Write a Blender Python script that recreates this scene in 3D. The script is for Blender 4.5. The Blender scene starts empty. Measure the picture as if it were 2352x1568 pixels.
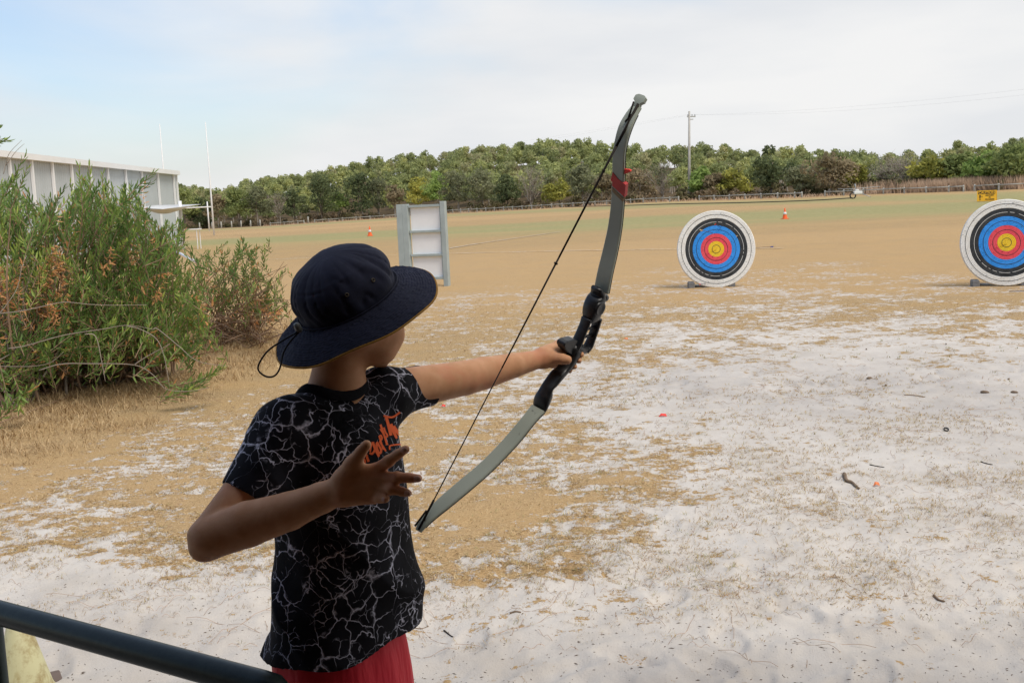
import bpy, bmesh, math, random
import numpy as np
from mathutils import Vector, Matrix
from mathutils.bvhtree import BVHTree

random.seed(7)
rng = np.random.default_rng(7)
scene = bpy.context.scene
COL = scene.collection

# ------------------------------------------------------------------ camera
FPX = 2531.0                       # focal length for a picture 2352 wide
PITCH = math.atan(313 / FPX)
ROLL = math.radians(2.6)
CAM = np.array([0.0, 0.0, 1.5])
Fv = np.array([0.0, math.cos(PITCH), -math.sin(PITCH)])
R0 = np.array([1.0, 0.0, 0.0])
U0 = np.array([0.0, math.sin(PITCH), math.cos(PITCH)])
Rv = math.cos(ROLL) * R0 - math.sin(ROLL) * U0
Uv = math.sin(ROLL) * R0 + math.cos(ROLL) * U0

cam_data = bpy.data.cameras.new('camera')
cam_data.sensor_width = 36.0
cam_data.lens = 36.0 * FPX / 2352.0
cam_data.clip_start = 0.05
cam_data.clip_end = 6000
cam = bpy.data.objects.new('camera', cam_data)
COL.objects.link(cam)
cam.matrix_world = Matrix(((Rv[0], Uv[0], -Fv[0], CAM[0]), (Rv[1], Uv[1], -Fv[1], CAM[1]),
                           (Rv[2], Uv[2], -Fv[2], CAM[2]), (0, 0, 0, 1)))
scene.camera = cam
scene.view_settings.view_transform = 'Standard'
scene.view_settings.look = 'None'
scene.view_settings.exposure = 0.0
scene.view_settings.gamma = 1.0
scene.view_settings.use_curve_mapping = False
scene.render.engine = 'CYCLES'
scene.cycles.max_bounces = 6
scene.cycles.diffuse_bounces = 3
scene.cycles.transparent_max_bounces = 8

# ------------------------------------------------------------------ sky and sun
SUN_EL, SUN_AZ = math.radians(55), math.radians(140)     # azimuth clockwise from +Y
world = bpy.data.worlds.new('World')
scene.world = world
world.use_nodes = True
wn, wl = world.node_tree.nodes, world.node_tree.links
wn.clear()
w_out = wn.new('ShaderNodeOutputWorld')
w_bg = wn.new('ShaderNodeBackground')
w_bg.inputs['Strength'].default_value = 0.1
sky = wn.new('ShaderNodeTexSky')
sky.sky_type = 'NISHITA'
sky.sun_disc = False
sky.sun_elevation = SUN_EL
sky.sun_rotation = SUN_AZ
sky.air_density = 1.15
sky.dust_density = 1.5
sky.ozone_density = 1.5
w_tc = wn.new('ShaderNodeTexCoord')
w_map = wn.new('ShaderNodeMapping')
w_map.inputs['Scale'].default_value = (1.0, 1.0, 2.6)
w_map.inputs['Location'].default_value = (0.35, 0.2, 0.1)
wl.new(w_tc.outputs['Generated'], w_map.inputs['Vector'])
w_n1 = wn.new('ShaderNodeTexNoise')
w_n1.inputs['Scale'].default_value = 2.2
w_n1.inputs['Detail'].default_value = 7
w_n1.inputs['Roughness'].default_value = 0.48
w_n1.inputs['Distortion'].default_value = 0.4
wl.new(w_map.outputs['Vector'], w_n1.inputs['Vector'])
w_sep = wn.new('ShaderNodeSeparateXYZ')
wl.new(w_tc.outputs['Generated'], w_sep.inputs[0])


def wmath(op, a, b=None, clamp=False):
    n = wn.new('ShaderNodeMath')
    n.operation = op
    n.use_clamp = clamp
    for i, v in enumerate((a, b)):
        if v is None:
            continue
        if isinstance(v, (int, float)):
            n.inputs[i].default_value = v
        else:
            wl.new(v, n.inputs[i])
    return n.outputs[0]


# cloud bank: thick low down and to the right, open blue above to the left
el = w_sep.outputs['Z']
fac = wmath('ADD', wmath('MULTIPLY', w_n1.outputs['Fac'], 2.7), -0.85)
fac = wmath('ADD', fac, wmath('MAXIMUM', wmath('MULTIPLY', wmath('SUBTRACT', 0.22, el), 3.0), -0.12))
fac = wmath('ADD', fac, wmath('MULTIPLY', w_sep.outputs['X'], 1.1))
fac = wmath('ADD', fac, 0.15)
w_ramp = wn.new('ShaderNodeMapRange')
w_ramp.interpolation_type = 'SMOOTHSTEP'
w_ramp.inputs['From Min'].default_value = 0.0
w_ramp.inputs['From Max'].default_value = 1.0
w_ramp.inputs['To Min'].default_value = 0.12
w_ramp.inputs['To Max'].default_value = 0.97
wl.new(fac, w_ramp.inputs['Value'])
w_n2 = wn.new('ShaderNodeTexNoise')
w_n2.inputs['Scale'].default_value = 3.4
w_n2.inputs['Detail'].default_value = 5
w_map2 = wn.new('ShaderNodeMapping')
w_map2.inputs['Scale'].default_value = (1.0, 1.0, 4.5)
w_map2.inputs['Location'].default_value = (3.1, 1.2, 0.0)
wl.new(w_tc.outputs['Generated'], w_map2.inputs['Vector'])
wl.new(w_map2.outputs['Vector'], w_n2.inputs['Vector'])
w_cr = wn.new('ShaderNodeValToRGB')
w_cr.color_ramp.elements[0].position = 0.38
w_cr.color_ramp.elements[0].color = (7.95, 8.1, 8.35, 1)
w_cr.color_ramp.elements[1].position = 0.66
w_cr.color_ramp.elements[1].color = (9.1, 9.05, 9.0, 1)
wl.new(w_n2.outputs['Fac'], w_cr.inputs['Fac'])
w_tint = wn.new('ShaderNodeMix')
w_tint.data_type = 'RGBA'
w_tint.blend_type = 'MULTIPLY'
w_tint.inputs['Factor'].default_value = 1.0
wl.new(sky.outputs['Color'], w_tint.inputs[6])
w_tint.inputs[7].default_value = (1.5, 1.58, 1.72, 1)
w_mix = wn.new('ShaderNodeMix')
w_mix.data_type = 'RGBA'
wl.new(w_ramp.outputs['Result'], w_mix.inputs['Factor'])
wl.new(w_tint.outputs[2], w_mix.inputs[6])
wl.new(w_cr.outputs['Color'], w_mix.inputs[7])
wl.new(w_mix.outputs[2], w_bg.inputs['Color'])
wl.new(w_bg.outputs['Background'], w_out.inputs['Surface'])

sun_data = bpy.data.lights.new('sun', 'SUN')
sun_data.energy = 2.4
sun_data.angle = math.radians(26)
sun_data.color = (1.0, 0.93, 0.84)
sun = bpy.data.objects.new('sun', sun_data)
COL.objects.link(sun)
sdir = Vector((math.sin(SUN_AZ) * math.cos(SUN_EL), math.cos(SUN_AZ) * math.cos(SUN_EL), math.sin(SUN_EL)))
sun.rotation_euler = sdir.to_track_quat('Z', 'Y').to_euler()
sun.location = (20, -10, 40)


# ------------------------------------------------------------------ projection helpers
def P(px, py, d):
    """point at camera depth d (m) seen at (px, py) of a 2352-wide picture"""
    return CAM + Rv * ((px - 1176) / FPX * d) + Uv * ((784 - py) / FPX * d) + Fv * d


def ray(px, py):
    return Rv * ((px - 1176) / FPX) + Uv * ((784 - py) / FPX) + Fv


def G(px, py, z=0.0):
    r = ray(px, py)
    t = (z - CAM[2]) / r[2]
    return CAM + r * t


def proj(X, Y, Z):
    dx, dy, dz = X - CAM[0], Y - CAM[1], Z - CAM[2]
    d = dx * Fv[0] + dy * Fv[1] + dz * Fv[2]
    d = np.maximum(d, 1e-3)
    return (1176 + FPX * (dx * Rv[0] + dy * Rv[1] + dz * Rv[2]) / d,
            784 - FPX * (dx * Uv[0] + dy * Uv[1] + dz * Uv[2]) / d, d)


# ------------------------------------------------------------------ noise
def _hash(*c):
    h = np.zeros(np.broadcast(*c).shape, dtype=np.uint32)
    for i, v in enumerate(c):
        h = (h ^ (v.astype(np.int64).astype(np.uint32) * np.uint32([374761393, 668265263, 2147483647, 1274126177][i]))) * np.uint32(2654435761)
        h ^= h >> np.uint32(15)
    h *= np.uint32(2246822519)
    h ^= h >> np.uint32(13)
    return (h & np.uint32(0xFFFFFF)).astype(np.float32) / 16777215.0


def noise2(x, y, seed=0):
    xi, yi = np.floor(x), np.floor(y)
    fx, fy = (x - xi).astype(np.float32), (y - yi).astype(np.float32)
    fx, fy = fx * fx * (3 - 2 * fx), fy * fy * (3 - 2 * fy)
    s = np.full_like(xi, seed)
    a, b = _hash(xi, yi, s), _hash(xi + 1, yi, s)
    c, d = _hash(xi, yi + 1, s), _hash(xi + 1, yi + 1, s)
    return (a * (1 - fx) + b * fx) * (1 - fy) + (c * (1 - fx) + d * fx) * fy


def fbm2(x, y, oct=4, seed=0, gain=0.5):
    s, a, t = 0, 1.0, 0
    for i in range(oct):
        s = s + a * noise2(x * 2 ** i + i * 13.7, y * 2 ** i - i * 7.1, seed + i)
        t += a
        a *= gain
    return s / t


def noise3(x, y, z, seed=0):
    xi, yi, zi = np.floor(x), np.floor(y), np.floor(z)
    fx, fy, fz = x - xi, y - yi, z - zi
    fx, fy, fz = fx * fx * (3 - 2 * fx), fy * fy * (3 - 2 * fy), fz * fz * (3 - 2 * fz)
    xi = xi + seed * 57
    r = 0
    for i in (0, 1):
        for j in (0, 1):
            for k in (0, 1):
                r = r + _hash(xi + i, yi + j, zi + k) * (fx if i else 1 - fx) * (fy if j else 1 - fy) * (fz if k else 1 - fz)
    return r


# ------------------------------------------------------------------ mesh helpers
def tag(o, label=None, cat=None, group=None, kind=None):
    if label:
        o['label'] = label
    if cat:
        o['category'] = cat
    if group:
        o['group'] = group
    if kind:
        o['kind'] = kind
    return o


def link(o, parent=None):
    COL.objects.link(o)
    if parent is not None:
        o.parent = parent
    return o


def make_mesh(name, verts, faces, mat=None, smooth=False, mats=None, midx=None):
    me = bpy.data.meshes.new(name)
    if isinstance(verts, np.ndarray) and isinstance(faces, np.ndarray):
        n, k = faces.shape
        me.vertices.add(len(verts))
        me.vertices.foreach_set('co', verts.astype(np.float32).ravel())
        me.loops.add(n * k)
        me.loops.foreach_set('vertex_index', faces.astype(np.int32).ravel())
        me.polygons.add(n)
        me.polygons.foreach_set('loop_start', np.arange(0, n * k, k, dtype=np.int32))
        me.polygons.foreach_set('loop_total', np.full(n, k, dtype=np.int32))
        me.update(calc_edges=True)
    else:
        me.from_pydata([tuple(map(float, v)) for v in verts], [], [tuple(map(int, f)) for f in faces])
        me.update()
    if mats:
        for m in mats:
            me.materials.append(m)
        if midx is not None:
            me.polygons.foreach_set('material_index', np.asarray(midx, dtype=np.int32))
    elif mat:
        me.materials.append(mat)
    if smooth:
        me.polygons.foreach_set('use_smooth', np.ones(len(me.polygons), dtype=bool))
    return me


class MB:
    """collects shapes for one mesh"""

    def __init__(self):
        self.v, self.f, self.m = [], [], []

    def add(self, verts, faces, mi=0):
        o = len(self.v)
        self.v += [tuple(map(float, p)) for p in verts]
        self.f += [tuple(int(i) + o for i in f) for f in faces]
        self.m += [mi] * len(faces)

    def box(self, c, s, rot=None, mi=0, bev=0.0):
        c = Vector(c)
        hx, hy, hz = s[0] / 2, s[1] / 2, s[2] / 2
        if bev > 0:
            b = min(bev, hx * .9, hy * .9, hz * .9)
            bm = bmesh.new()
            bmesh.ops.create_cube(bm, size=1)
            bmesh.ops.scale(bm, vec=(2 * hx, 2 * hy, 2 * hz), verts=bm.verts)
            bmesh.ops.bevel(bm, geom=bm.edges[:], offset=b, segments=1, affect='EDGES')
            vs = [v.co.copy() for v in bm.verts]
            fs = [[v.index for v in f.verts] for f in bm.faces]
            bm.free()
        else:
            vs = [Vector((x, y, z)) for x in (-hx, hx) for y in (-hy, hy) for z in (-hz, hz)]
            fs = [(0, 1, 3, 2), (4, 6, 7, 5), (0, 4, 5, 1), (2, 3, 7, 6), (0, 2, 6, 4), (1, 5, 7, 3)]
        if rot is not None:
            vs = [rot @ v for v in vs]
        self.add([v + c for v in vs], fs, mi)

    def tube(self, pts, radii, seg=8, mi=0, cap=True):
        pts = [Vector(p) for p in pts]
        n = len(pts)
        if isinstance(radii, (int, float)):
            radii = [radii] * n
        tang = []
        for i in range(n):
            t = pts[min(i + 1, n - 1)] - pts[max(i - 1, 0)]
            tang.append(t.normalized() if t.length > 1e-9 else Vector((0, 0, 1)))
        up = Vector((0, 0, 1)) if abs(tang[0].z) < 0.9 else Vector((1, 0, 0))
        nrm = tang[0].cross(up).normalized()
        vs, fs = [], []
        for i in range(n):
            nrm = (nrm - tang[i] * nrm.dot(tang[i])).normalized()
            b = tang[i].cross(nrm)
            for k in range(seg):
                a = 2 * math.pi * k / seg
                vs.append(pts[i] + (nrm * math.cos(a) + b * math.sin(a)) * radii[i])
        for i in range(n - 1):
            for k in range(seg):
                k2 = (k + 1) % seg
                fs.append((i * seg + k, i * seg + k2, (i + 1) * seg + k2, (i + 1) * seg + k))
        if cap:
            fs.append(tuple(range(seg))[::-1])
            fs.append(tuple((n - 1) * seg + k for k in range(seg)))
        self.add(vs, fs, mi)

    def lathe(self, prof, seg=24, M=None, mi=0, cap=False):
        """prof list of (r, z) round local Z"""
        vs, fs = [], []
        for r, z in prof:
            for k in range(seg):
                a = 2 * math.pi * k / seg
                p = Vector((r * math.cos(a), r * math.sin(a), z))
                vs.append(M @ p if M else p)
        for i in range(len(prof) - 1):
            for k in range(seg):
                k2 = (k + 1) % seg
                fs.append((i * seg + k, i * seg + k2, (i + 1) * seg + k2, (i + 1) * seg + k))
        if cap:
            fs.append(tuple(range(seg))[::-1])
            fs.append(tuple((len(prof) - 1) * seg + k for k in range(seg)))
        self.add(vs, fs, mi)

    def build(self, name, mat, parent=None, smooth=False, mats=None):
        me = make_mesh(name, self.v, self.f, mat, smooth, mats, self.m if mats else None)
        return link(bpy.data.objects.new(name, me), parent)


def empty(name, loc=(0, 0, 0), rz=0.0):
    o = bpy.data.objects.new(name, None)
    o.empty_display_size = 0.1
    o.location = tuple(float(c) for c in loc)
    o.rotation_euler = (0, 0, rz)
    return link(o)


def put(o, parent, name=None):
    """a child whose vertices are in world space, under an unrotated empty"""
    o.parent = parent
    o.matrix_parent_inverse = Matrix.Translation(-Vector(parent.location))
    return o


def copy_tree(o, parent=None):
    c = o.copy()
    COL.objects.link(c)
    if parent is not None:
        c.parent = parent
        c.matrix_parent_inverse = o.matrix_parent_inverse.copy()
    for ch in list(o.children):
        copy_tree(ch, c)
    return c


def catmull(pts, n=8):
    pts = [np.array(p, float) for p in pts]
    ext = [2 * pts[0] - pts[1]] + pts + [2 * pts[-1] - pts[-2]]
    out = []
    for i in range(1, len(ext) - 2):
        p0, p1, p2, p3 = ext[i - 1:i + 3]
        for k in range(n):
            t = k / n
            out.append(0.5 * ((2 * p1) + (-p0 + p2) * t + (2 * p0 - 5 * p1 + 4 * p2 - p3) * t * t + (-p0 + 3 * p1 - 3 * p2 + p3) * t ** 3))
    out.append(pts[-1])
    return out


# ------------------------------------------------------------------ material helpers
class NT:
    def __init__(self, name, rough=0.8, spec=0.3):
        self.mat = bpy.data.materials.new(name)
        self.mat.use_nodes = True
        self.t = self.mat.node_tree
        self.n, self.l = self.t.nodes, self.t.links
        self.b = self.n['Principled BSDF']
        self.b.inputs['Roughness'].default_value = rough
        self.b.inputs['Specular IOR Level'].default_value = spec
        self.tc = None

    def new(self, kind, **kw):
        nd = self.n.new(kind)
        for k, v in kw.items():
            if hasattr(nd, k):
                setattr(nd, k, v)
            else:
                nd.inputs[k].default_value = v
        return nd

    def co(self, which='Object', scale=(1, 1, 1), loc=(0, 0, 0), rot=(0, 0, 0)):
        if self.tc is None:
            self.tc = self.n.new('ShaderNodeTexCoord')
        m = self.n.new('ShaderNodeMapping')
        m.inputs['Scale'].default_value = scale
        m.inputs['Location'].default_value = loc
        m.inputs['Rotation'].default_value = rot
        self.l.new(self.tc.outputs[which], m.inputs['Vector'])
        return m.outputs['Vector']

    def noise(self, vec, scale, detail=4, rough=0.5, dist=0.0):
        nd = self.n.new('ShaderNodeTexNoise')
        nd.inputs['Scale'].default_value = scale
        nd.inputs['Detail'].default_value = detail
        nd.inputs['Roughness'].default_value = rough
        nd.inputs['Distortion'].default_value = dist
        self.l.new(vec, nd.inputs['Vector'])
        return nd.outputs['Fac']

    def vor(self, vec, scale, feature='F1', rnd=1.0):
        nd = self.n.new('ShaderNodeTexVoronoi')
        nd.feature = feature
        nd.inputs['Scale'].default_value = scale
        nd.inputs['Randomness'].default_value = rnd
        self.l.new(vec, nd.inputs['Vector'])
        return nd

    def math(self, op, a, b=None, c=None, clamp=False):
        nd = self.n.new('ShaderNodeMath')
        nd.operation = op
        nd.use_clamp = clamp
        for i, v in enumerate((a, b, c)):
            if v is None:
                continue
            if isinstance(v, (int, float)):
                nd.inputs[i].default_value = v
            else:
                self.l.new(v, nd.inputs[i])
        return nd.outputs[0]

    def ramp(self, fac, stops, interp='LINEAR'):
        nd = self.n.new('ShaderNodeValToRGB')
        cr = nd.color_ramp
        cr.interpolation = interp
        while len(cr.elements) < len(stops):
            cr.elements.new(0.5)
        for e, (p, c) in zip(cr.elements, stops):
            e.position = p
            e.color = (*c, 1) if len(c) == 3 else c
        self.l.new(fac, nd.inputs['Fac'])
        return nd.outputs['Color']

    def sstep(self, v, a, b, lo=0.0, hi=1.0):
        nd = self.n.new('ShaderNodeMapRange')
        nd.interpolation_type = 'SMOOTHSTEP'
        nd.inputs['From Min'].default_value = a
        nd.inputs['From Max'].default_value = b
        nd.inputs['To Min'].default_value = lo
        nd.inputs['To Max'].default_value = hi
        self.l.new(v, nd.inputs['Value'])
        return nd.outputs['Result']

    def mix(self, fac, a, b, mode='MIX'):
        nd = self.n.new('ShaderNodeMix')
        nd.data_type = 'RGBA'
        nd.blend_type = mode
        for sock, v in ((nd.inputs['Factor'], fac), (nd.inputs[6], a), (nd.inputs[7], b)):
            if isinstance(v, (int, float)):
                sock.default_value = v
            elif isinstance(v, tuple):
                sock.default_value = (*v, 1) if len(v) == 3 else v
            else:
                self.l.new(v, sock)
        return nd.outputs[2]

    def attr(self, name, out='Fac'):
        nd = self.n.new('ShaderNodeAttribute')
        nd.attribute_name = name
        return nd.outputs[out]

    def color(self, c):
        if isinstance(c, tuple):
            self.b.inputs['Base Color'].default_value = (*c, 1)
        else:
            self.l.new(c, self.b.inputs['Base Color'])
        return self

    def bump(self, h, strength=0.4, dist=0.01):
        nd = self.n.new('ShaderNodeBump')
        nd.inputs['Strength'].default_value = strength
        nd.inputs['Distance'].default_value = dist
        self.l.new(h, nd.inputs['Height'])
        self.l.new(nd.outputs['Normal'], self.b.inputs['Normal'])
        return self


def simple(name, c, rough=0.7, spec=0.3, var=0.12, scale=20.0, bump=0.0, metal=0.0, dirt=None):
    m = NT(name, rough, spec)
    v = m.co()
    f = m.noise(v, scale, 5)
    dark = tuple(x * (1 - var) for x in c)
    lite = tuple(min(1, x * (1 + var)) for x in c)
    col = m.ramp(f, [(0.3, dark), (0.7, lite)])
    if dirt:
        g = m.noise(v, scale * 0.23, 6, 0.65)
        col = m.mix(m.sstep(g, 0.5, 0.72), col, dirt)
    m.color(col)
    m.b.inputs['Metallic'].default_value = metal
    if bump:
        m.bump(m.noise(v, scale * 4, 3), bump, 0.004)
    return m.mat

# ------------------------------------------------------------------ terrain
_fpx = [-400, 300, 440, 616, 719, 889, 1026, 1192, 1313, 1470, 1582, 1840, 1997, 2213, 2330, 3000]
_fpy = [556, 534, 528, 519, 512, 501, 490, 482, 475, 465.5, 461, 453, 446, 439.5, 434.5, 405]
_tpx = [-600, 300, 415, 500, 530, 570, 620, 700, 790, 850, 970, 1040, 1110, 1200, 1260, 1320, 1400, 1450, 1560, 1650, 1740, 1800,
        1900, 1960, 2040, 2100, 2160, 2230, 2300, 2352, 3000]
_tpy = [420, 424, 425, 440, 432, 418, 408, 402, 385, 370, 357, 355, 340, 335, 328, 326, 330, 335, 340, 338, 345, 345,
        345, 350, 358, 348, 345, 330, 328, 325, 320]


def fence_depth(px):
    return 2.4 * FPX / np.clip(28 + (px - 800) * 0.0208, 30, 60)


_A, _FD, _FZ, _HZ = [], [], [], []
for _px, _py in zip(_fpx, _fpy):
    _d = float(fence_depth(_px))
    _q = P(_px, _py, _d)
    _A.append(_q[0] / _q[1])
    _FD.append(_q[1])
    _FZ.append(_q[2])
_TA, _TZ = [], []
for _px, _py in zip(_tpx, _tpy):
    _d = float(fence_depth(_px)) * 1.75
    _q = P(_px, _py, _d)
    _TA.append(_q[0] / _q[1])
    _TZ.append(_q[2])
_A, _FD, _FZ, _TA, _TZ = map(np.array, (_A, _FD, _FZ, _TA, _TZ))
TREE_H = 5.5


def smooth01(t):
    t = np.clip(t, 0, 1)
    return t * t * (3 - 2 * t)


def terrain(x, y):
    x, y = np.asarray(x, float), np.asarray(y, float)
    ys = np.maximum(y, 0.5)
    a = np.clip(x / ys, -1.2, 1.2)
    F = np.interp(a, _A, _FD)
    zf = np.interp(a, _A, _FZ)
    t = np.clip((y - 60) / (F - 60), 0, 1)
    z = zf * t ** 1.3
    top = np.interp(a, _TA, _TZ) - TREE_H * np.clip(F / 165, .62, 1)
    h = smooth01((y / F - 1.06) / 0.66)
    z = z + (np.maximum(top, zf + .5) - zf) * h
    z = z - 12 * smooth01((y / F - 2.1) / 2.5)
    return z


_rf = np.random.default_rng(17)
_ft = np.stack([_rf.uniform(-2.6, 3.2, 110), _rf.uniform(3.1, 6.0, 110), _rf.uniform(0, math.pi, 110), _rf.uniform(.006, .016, 110)], 1)
_ft[80:, 0] = _rf.uniform(.4, 4.6, 30)
_ft[80:, 1] = _rf.uniform(8.0, 9.6, 30)


def footprints(x, y):
    """trodden hollows with a pushed-up rim"""
    x, y = np.broadcast_arrays(np.asarray(x, float), np.asarray(y, float))
    shp = x.shape
    x, y = x.ravel(), y.ravel()
    z = np.zeros(x.shape)
    near = np.nonzero((y > 2.7) & (y < 10) & (np.abs(x) < 5.2))[0]
    if len(near):
        xn, yn = x[near], y[near]
        for fx, fy, fa, fd in _ft:
            k = np.nonzero((np.abs(xn - fx) < .3) & (np.abs(yn - fy) < .3))[0]
            if not len(k):
                continue
            dx, dy = xn[k] - fx, yn[k] - fy
            u = (dx * math.cos(fa) + dy * math.sin(fa)) / .125
            w = (-dx * math.sin(fa) + dy * math.cos(fa)) / .055
            q = np.sqrt(u * u + w * w)
            z[near[k]] += fd * .7 * (-1.3 / (1 + np.exp((q - .95) / .09)) + .55 * np.exp(-((q - 1.25) / .28) ** 2))
    return z.reshape(shp)


def relief(x, y):
    """loose sand: hollows, footprints and ridges close by, settling to trodden turf"""
    near = 1 - smooth01((y - 3.2) / 3.5)
    path = np.exp(-((y - 8.6) / 1.1) ** 2) * smooth01((x - 0.2) / 1.0)
    k = np.clip(near + 0.8 * path, 0, 1)
    n1 = fbm2(x * 2.6, y * 2.6, 4, 11)
    n2 = np.abs(fbm2(x * 5.5 + 9, y * 5.5, 3, 21) - 0.5) * 2
    n3 = fbm2(x * 16, y * 16, 3, 31)
    z = (n1 - 0.5) * 0.07 - n2 * 0.022 + (n3 - 0.5) * 0.010
    z2 = (fbm2(x * 1.2, y * 1.2, 3, 41) - 0.5) * 0.035
    z = z + footprints(x, y)
    return (z * (0.15 + 0.95 * k) + z2) * np.clip(1 - (y - 25) / 30, 0, 1)


def ground_z(x, y):
    return terrain(x, y) + relief(np.asarray(x, float), np.asarray(y, float))


def GT(px, py):
    """where the ray through (px, py) meets the ground"""
    r = ray(px, py)
    t = 1.5
    for _ in range(4000):
        q = CAM + r * t
        g = float(ground_z(q[0], q[1]))
        if q[2] <= g:
            break
        t += max(0.01, (q[2] - g) * 0.6)
        if t > 900:
            break
    q = CAM + r * t
    return np.array([q[0], q[1], float(ground_z(q[0], q[1]))])


# how much dry grass covers the sand: (px, py, cover, disturbed)
_cp = np.array([
    (660, 600, 1, 0), (1000, 620, 1, 0), (1300, 620, 1, 0), (1700, 615, 1, 0), (2100, 610, 1, 0), (2352, 600, 1, 0), (300, 700, 1, 0),
    (1100, 680, .93, 0), (1400, 670, .93, 0), (1700, 690, .72, 0), (2000, 670, .85, 0), (2300, 670, .86, 0), (900, 700, .96, 0),
    (1000, 740, .9, 0), (1150, 760, .85, 0), (1400, 730, .74, 0), (1700, 740, .5, 0), (2000, 730, .55, 0), (2300, 730, .5, 0),
    (950, 800, .85, 0), (1100, 800, .78, 0), (1400, 780, .55, 0), (1700, 800, .40, 0), (2000, 800, .36, 0), (2300, 800, .34, 0),
    (1320, 850, .35, .3), (1700, 850, .12, .6), (2000, 850, .2, .4), (2300, 850, .2, .4), (1150, 870, .6, 0), (1000, 880, .7, 0),
    (1300, 905, .3, .5), (1600, 900, .05, 1), (1900, 900, .03, 1), (2300, 910, .03, 1), (2100, 880, .05, 1),
    (1050, 960, .6, 0), (1200, 950, .6, 0), (1450, 960, .40, 0), (1700, 960, .18, .2), (2000, 960, .1, .4), (2300, 950, .05, .6),
    (1050, 1040, .72, 0), (1250, 1050, .5, 0), (1450, 1040, .33, 0), (1700, 1040, .22, 0), (2000, 1050, .1, 0), (2300, 1040, .05, .4),
    (1000, 1120, .75, 0), (1150, 1130, 1, 0), (1300, 1110, .88, 0), (1500, 1120, .28, 0), (1750, 1120, .13, 0), (2100, 1150, .06, 0),
    (980, 1200, .72, 0), (1150, 1200, .92, 0), (1300, 1200, .45, 0), (1500, 1200, .2, 0), (1800, 1200, .1, 0), (2200, 1220, .08, 0),
    (1020, 1290, .5, 0), (1150, 1270, .42, 0), (1390, 1275, .55, 0), (1560, 1290, .3, 0), (1800, 1290, .12, 0),
    (1000, 1360, .1, 0), (1300, 1350, .05, 0), (1700, 1380, .04, 0), (2200, 1350, .04, 0), (1000, 1450, 0, .3), (1500, 1450, 0, .3), (2100, 1470, 0, .3),
    (1000, 1560, 0, .5), (1600, 1560, 0, .6), (2200, 1560, 0, .5), (2352, 1150, .04, .2),
    (0, 1000, 1, 0), (300, 950, 1, 0), (600, 800, 1, 0), (500, 900, 1, 0), (650, 950, .85, 0), (400, 1000, .92, 0), (550, 1010, .62, 0),
    (200, 1060, .97, 0), (350, 1080, .7, 0), (550, 1100, .55, 0), (0, 1150, .9, 0), (200, 1150, .68, 0), (400, 1180, .72, 0), (550, 1200, .5, 0),
    (0, 1220, .5, 0), (200, 1230, .42, 0), (400, 1250, .5, 0), (0, 1310, .15, 0), (250, 1320, .1, 0), (500, 1320, .12, 0),
    (600, 1400, 0, .3), (100, 1400, 0, .3), (300, 1500, 0, .5), (0, 1560, 0, .5), (600, 1560, 0, .5)], float)


def cover_at(X, Y, Z):
    """returns (cover minus patch noise, disturbed)"""
    shp = X.shape
    x, y, z = X.ravel(), Y.ravel(), Z.ravel()
    u, v, d = proj(x, y, z * 0)
    u = np.clip(u, -300, 2700)
    v = np.clip(v, 400, 1700)
    cov = np.ones_like(x)
    dis = np.zeros_like(x)
    m = (v > 600) & (y > 0.3)
    idx = np.nonzero(m)[0]
    for s in range(0, len(idx), 60000):
        ii = idx[s:s + 60000]
        du = (u[ii, None] - _cp[None, :, 0]) / 105.0
        dv = (v[ii, None] - _cp[None, :, 1]) / 42.0
        w = np.exp(-(du * du + dv * dv) * 0.5) + 1e-9
        far = 1.0 / (1 + du * du + dv * dv) ** 3 * 1e-3
        w = w + far
        sw = w.sum(1)
        cov[ii] = (w * _cp[None, :, 2]).sum(1) / sw
        dis[ii] = (w * _cp[None, :, 3]).sum(1) / sw
    cov = cov - .28 * (1 - smooth01(cov / .38))
    back = y <= 0.3
    cov[back] = 0.02
    dis[back] = .5
    n = 0.38 * fbm2(x * 1.3, y * 1.3, 3, 5) + 0.62 * fbm2(x * 5.5, y * 5.5, 4, 8, 0.6)
    n = 0.5 + 0.78 * (1 / (1 + np.exp(-(n - 0.5) / 0.055)) - 0.5)
    val = cov - n
    val += 1.6 * smooth01((cov - .93) / .07)
    return val.reshape(shp), dis.reshape(shp), cov.reshape(shp)


half = math.radians(27.5)
th = np.concatenate([np.linspace(-math.pi, -half, 46)[:-1], np.linspace(-half, half, 560), np.linspace(half, math.pi, 46)[1:]])
rr = np.concatenate([[0.02], np.geomspace(0.3, 1.9, 10)[:-1], np.geomspace(1.9, 60, 500)[:-1], np.geomspace(60, 3200, 110)])
TH, RR = np.meshgrid(th, rr)
GX, GY = RR * np.sin(TH), RR * np.cos(TH)
GZ = ground_z(GX, GY)
nr, nc = GX.shape
cov_v, dis_v, cov_raw = cover_at(GX, GY, GZ)
GZ = GZ + 0.012 * np.clip(cov_v, 0, 0.4) / 0.4 * np.clip(1 - GY / 30, 0, 1)
ii, jj = np.meshgrid(np.arange(nr - 1), np.arange(nc - 1), indexing='ij')
v0 = (ii * nc + jj).ravel()
gf = np.stack([v0, v0 + 1, v0 + nc + 1, v0 + nc], 1)[:, ::-1]
gverts = np.stack([GX.ravel(), GY.ravel(), GZ.ravel()], 1)

# turf greenness: watered bands across the field, and bushland floor beyond the fence
aa = np.clip(GX / np.maximum(GY, .5), -1.2, 1.2)
FF = np.interp(aa, _A, _FD)


def band(v, a, b, s):
    return 1 / (1 + np.exp(-(v - a) / s)) / (1 + np.exp((v - b) / s))


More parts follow.
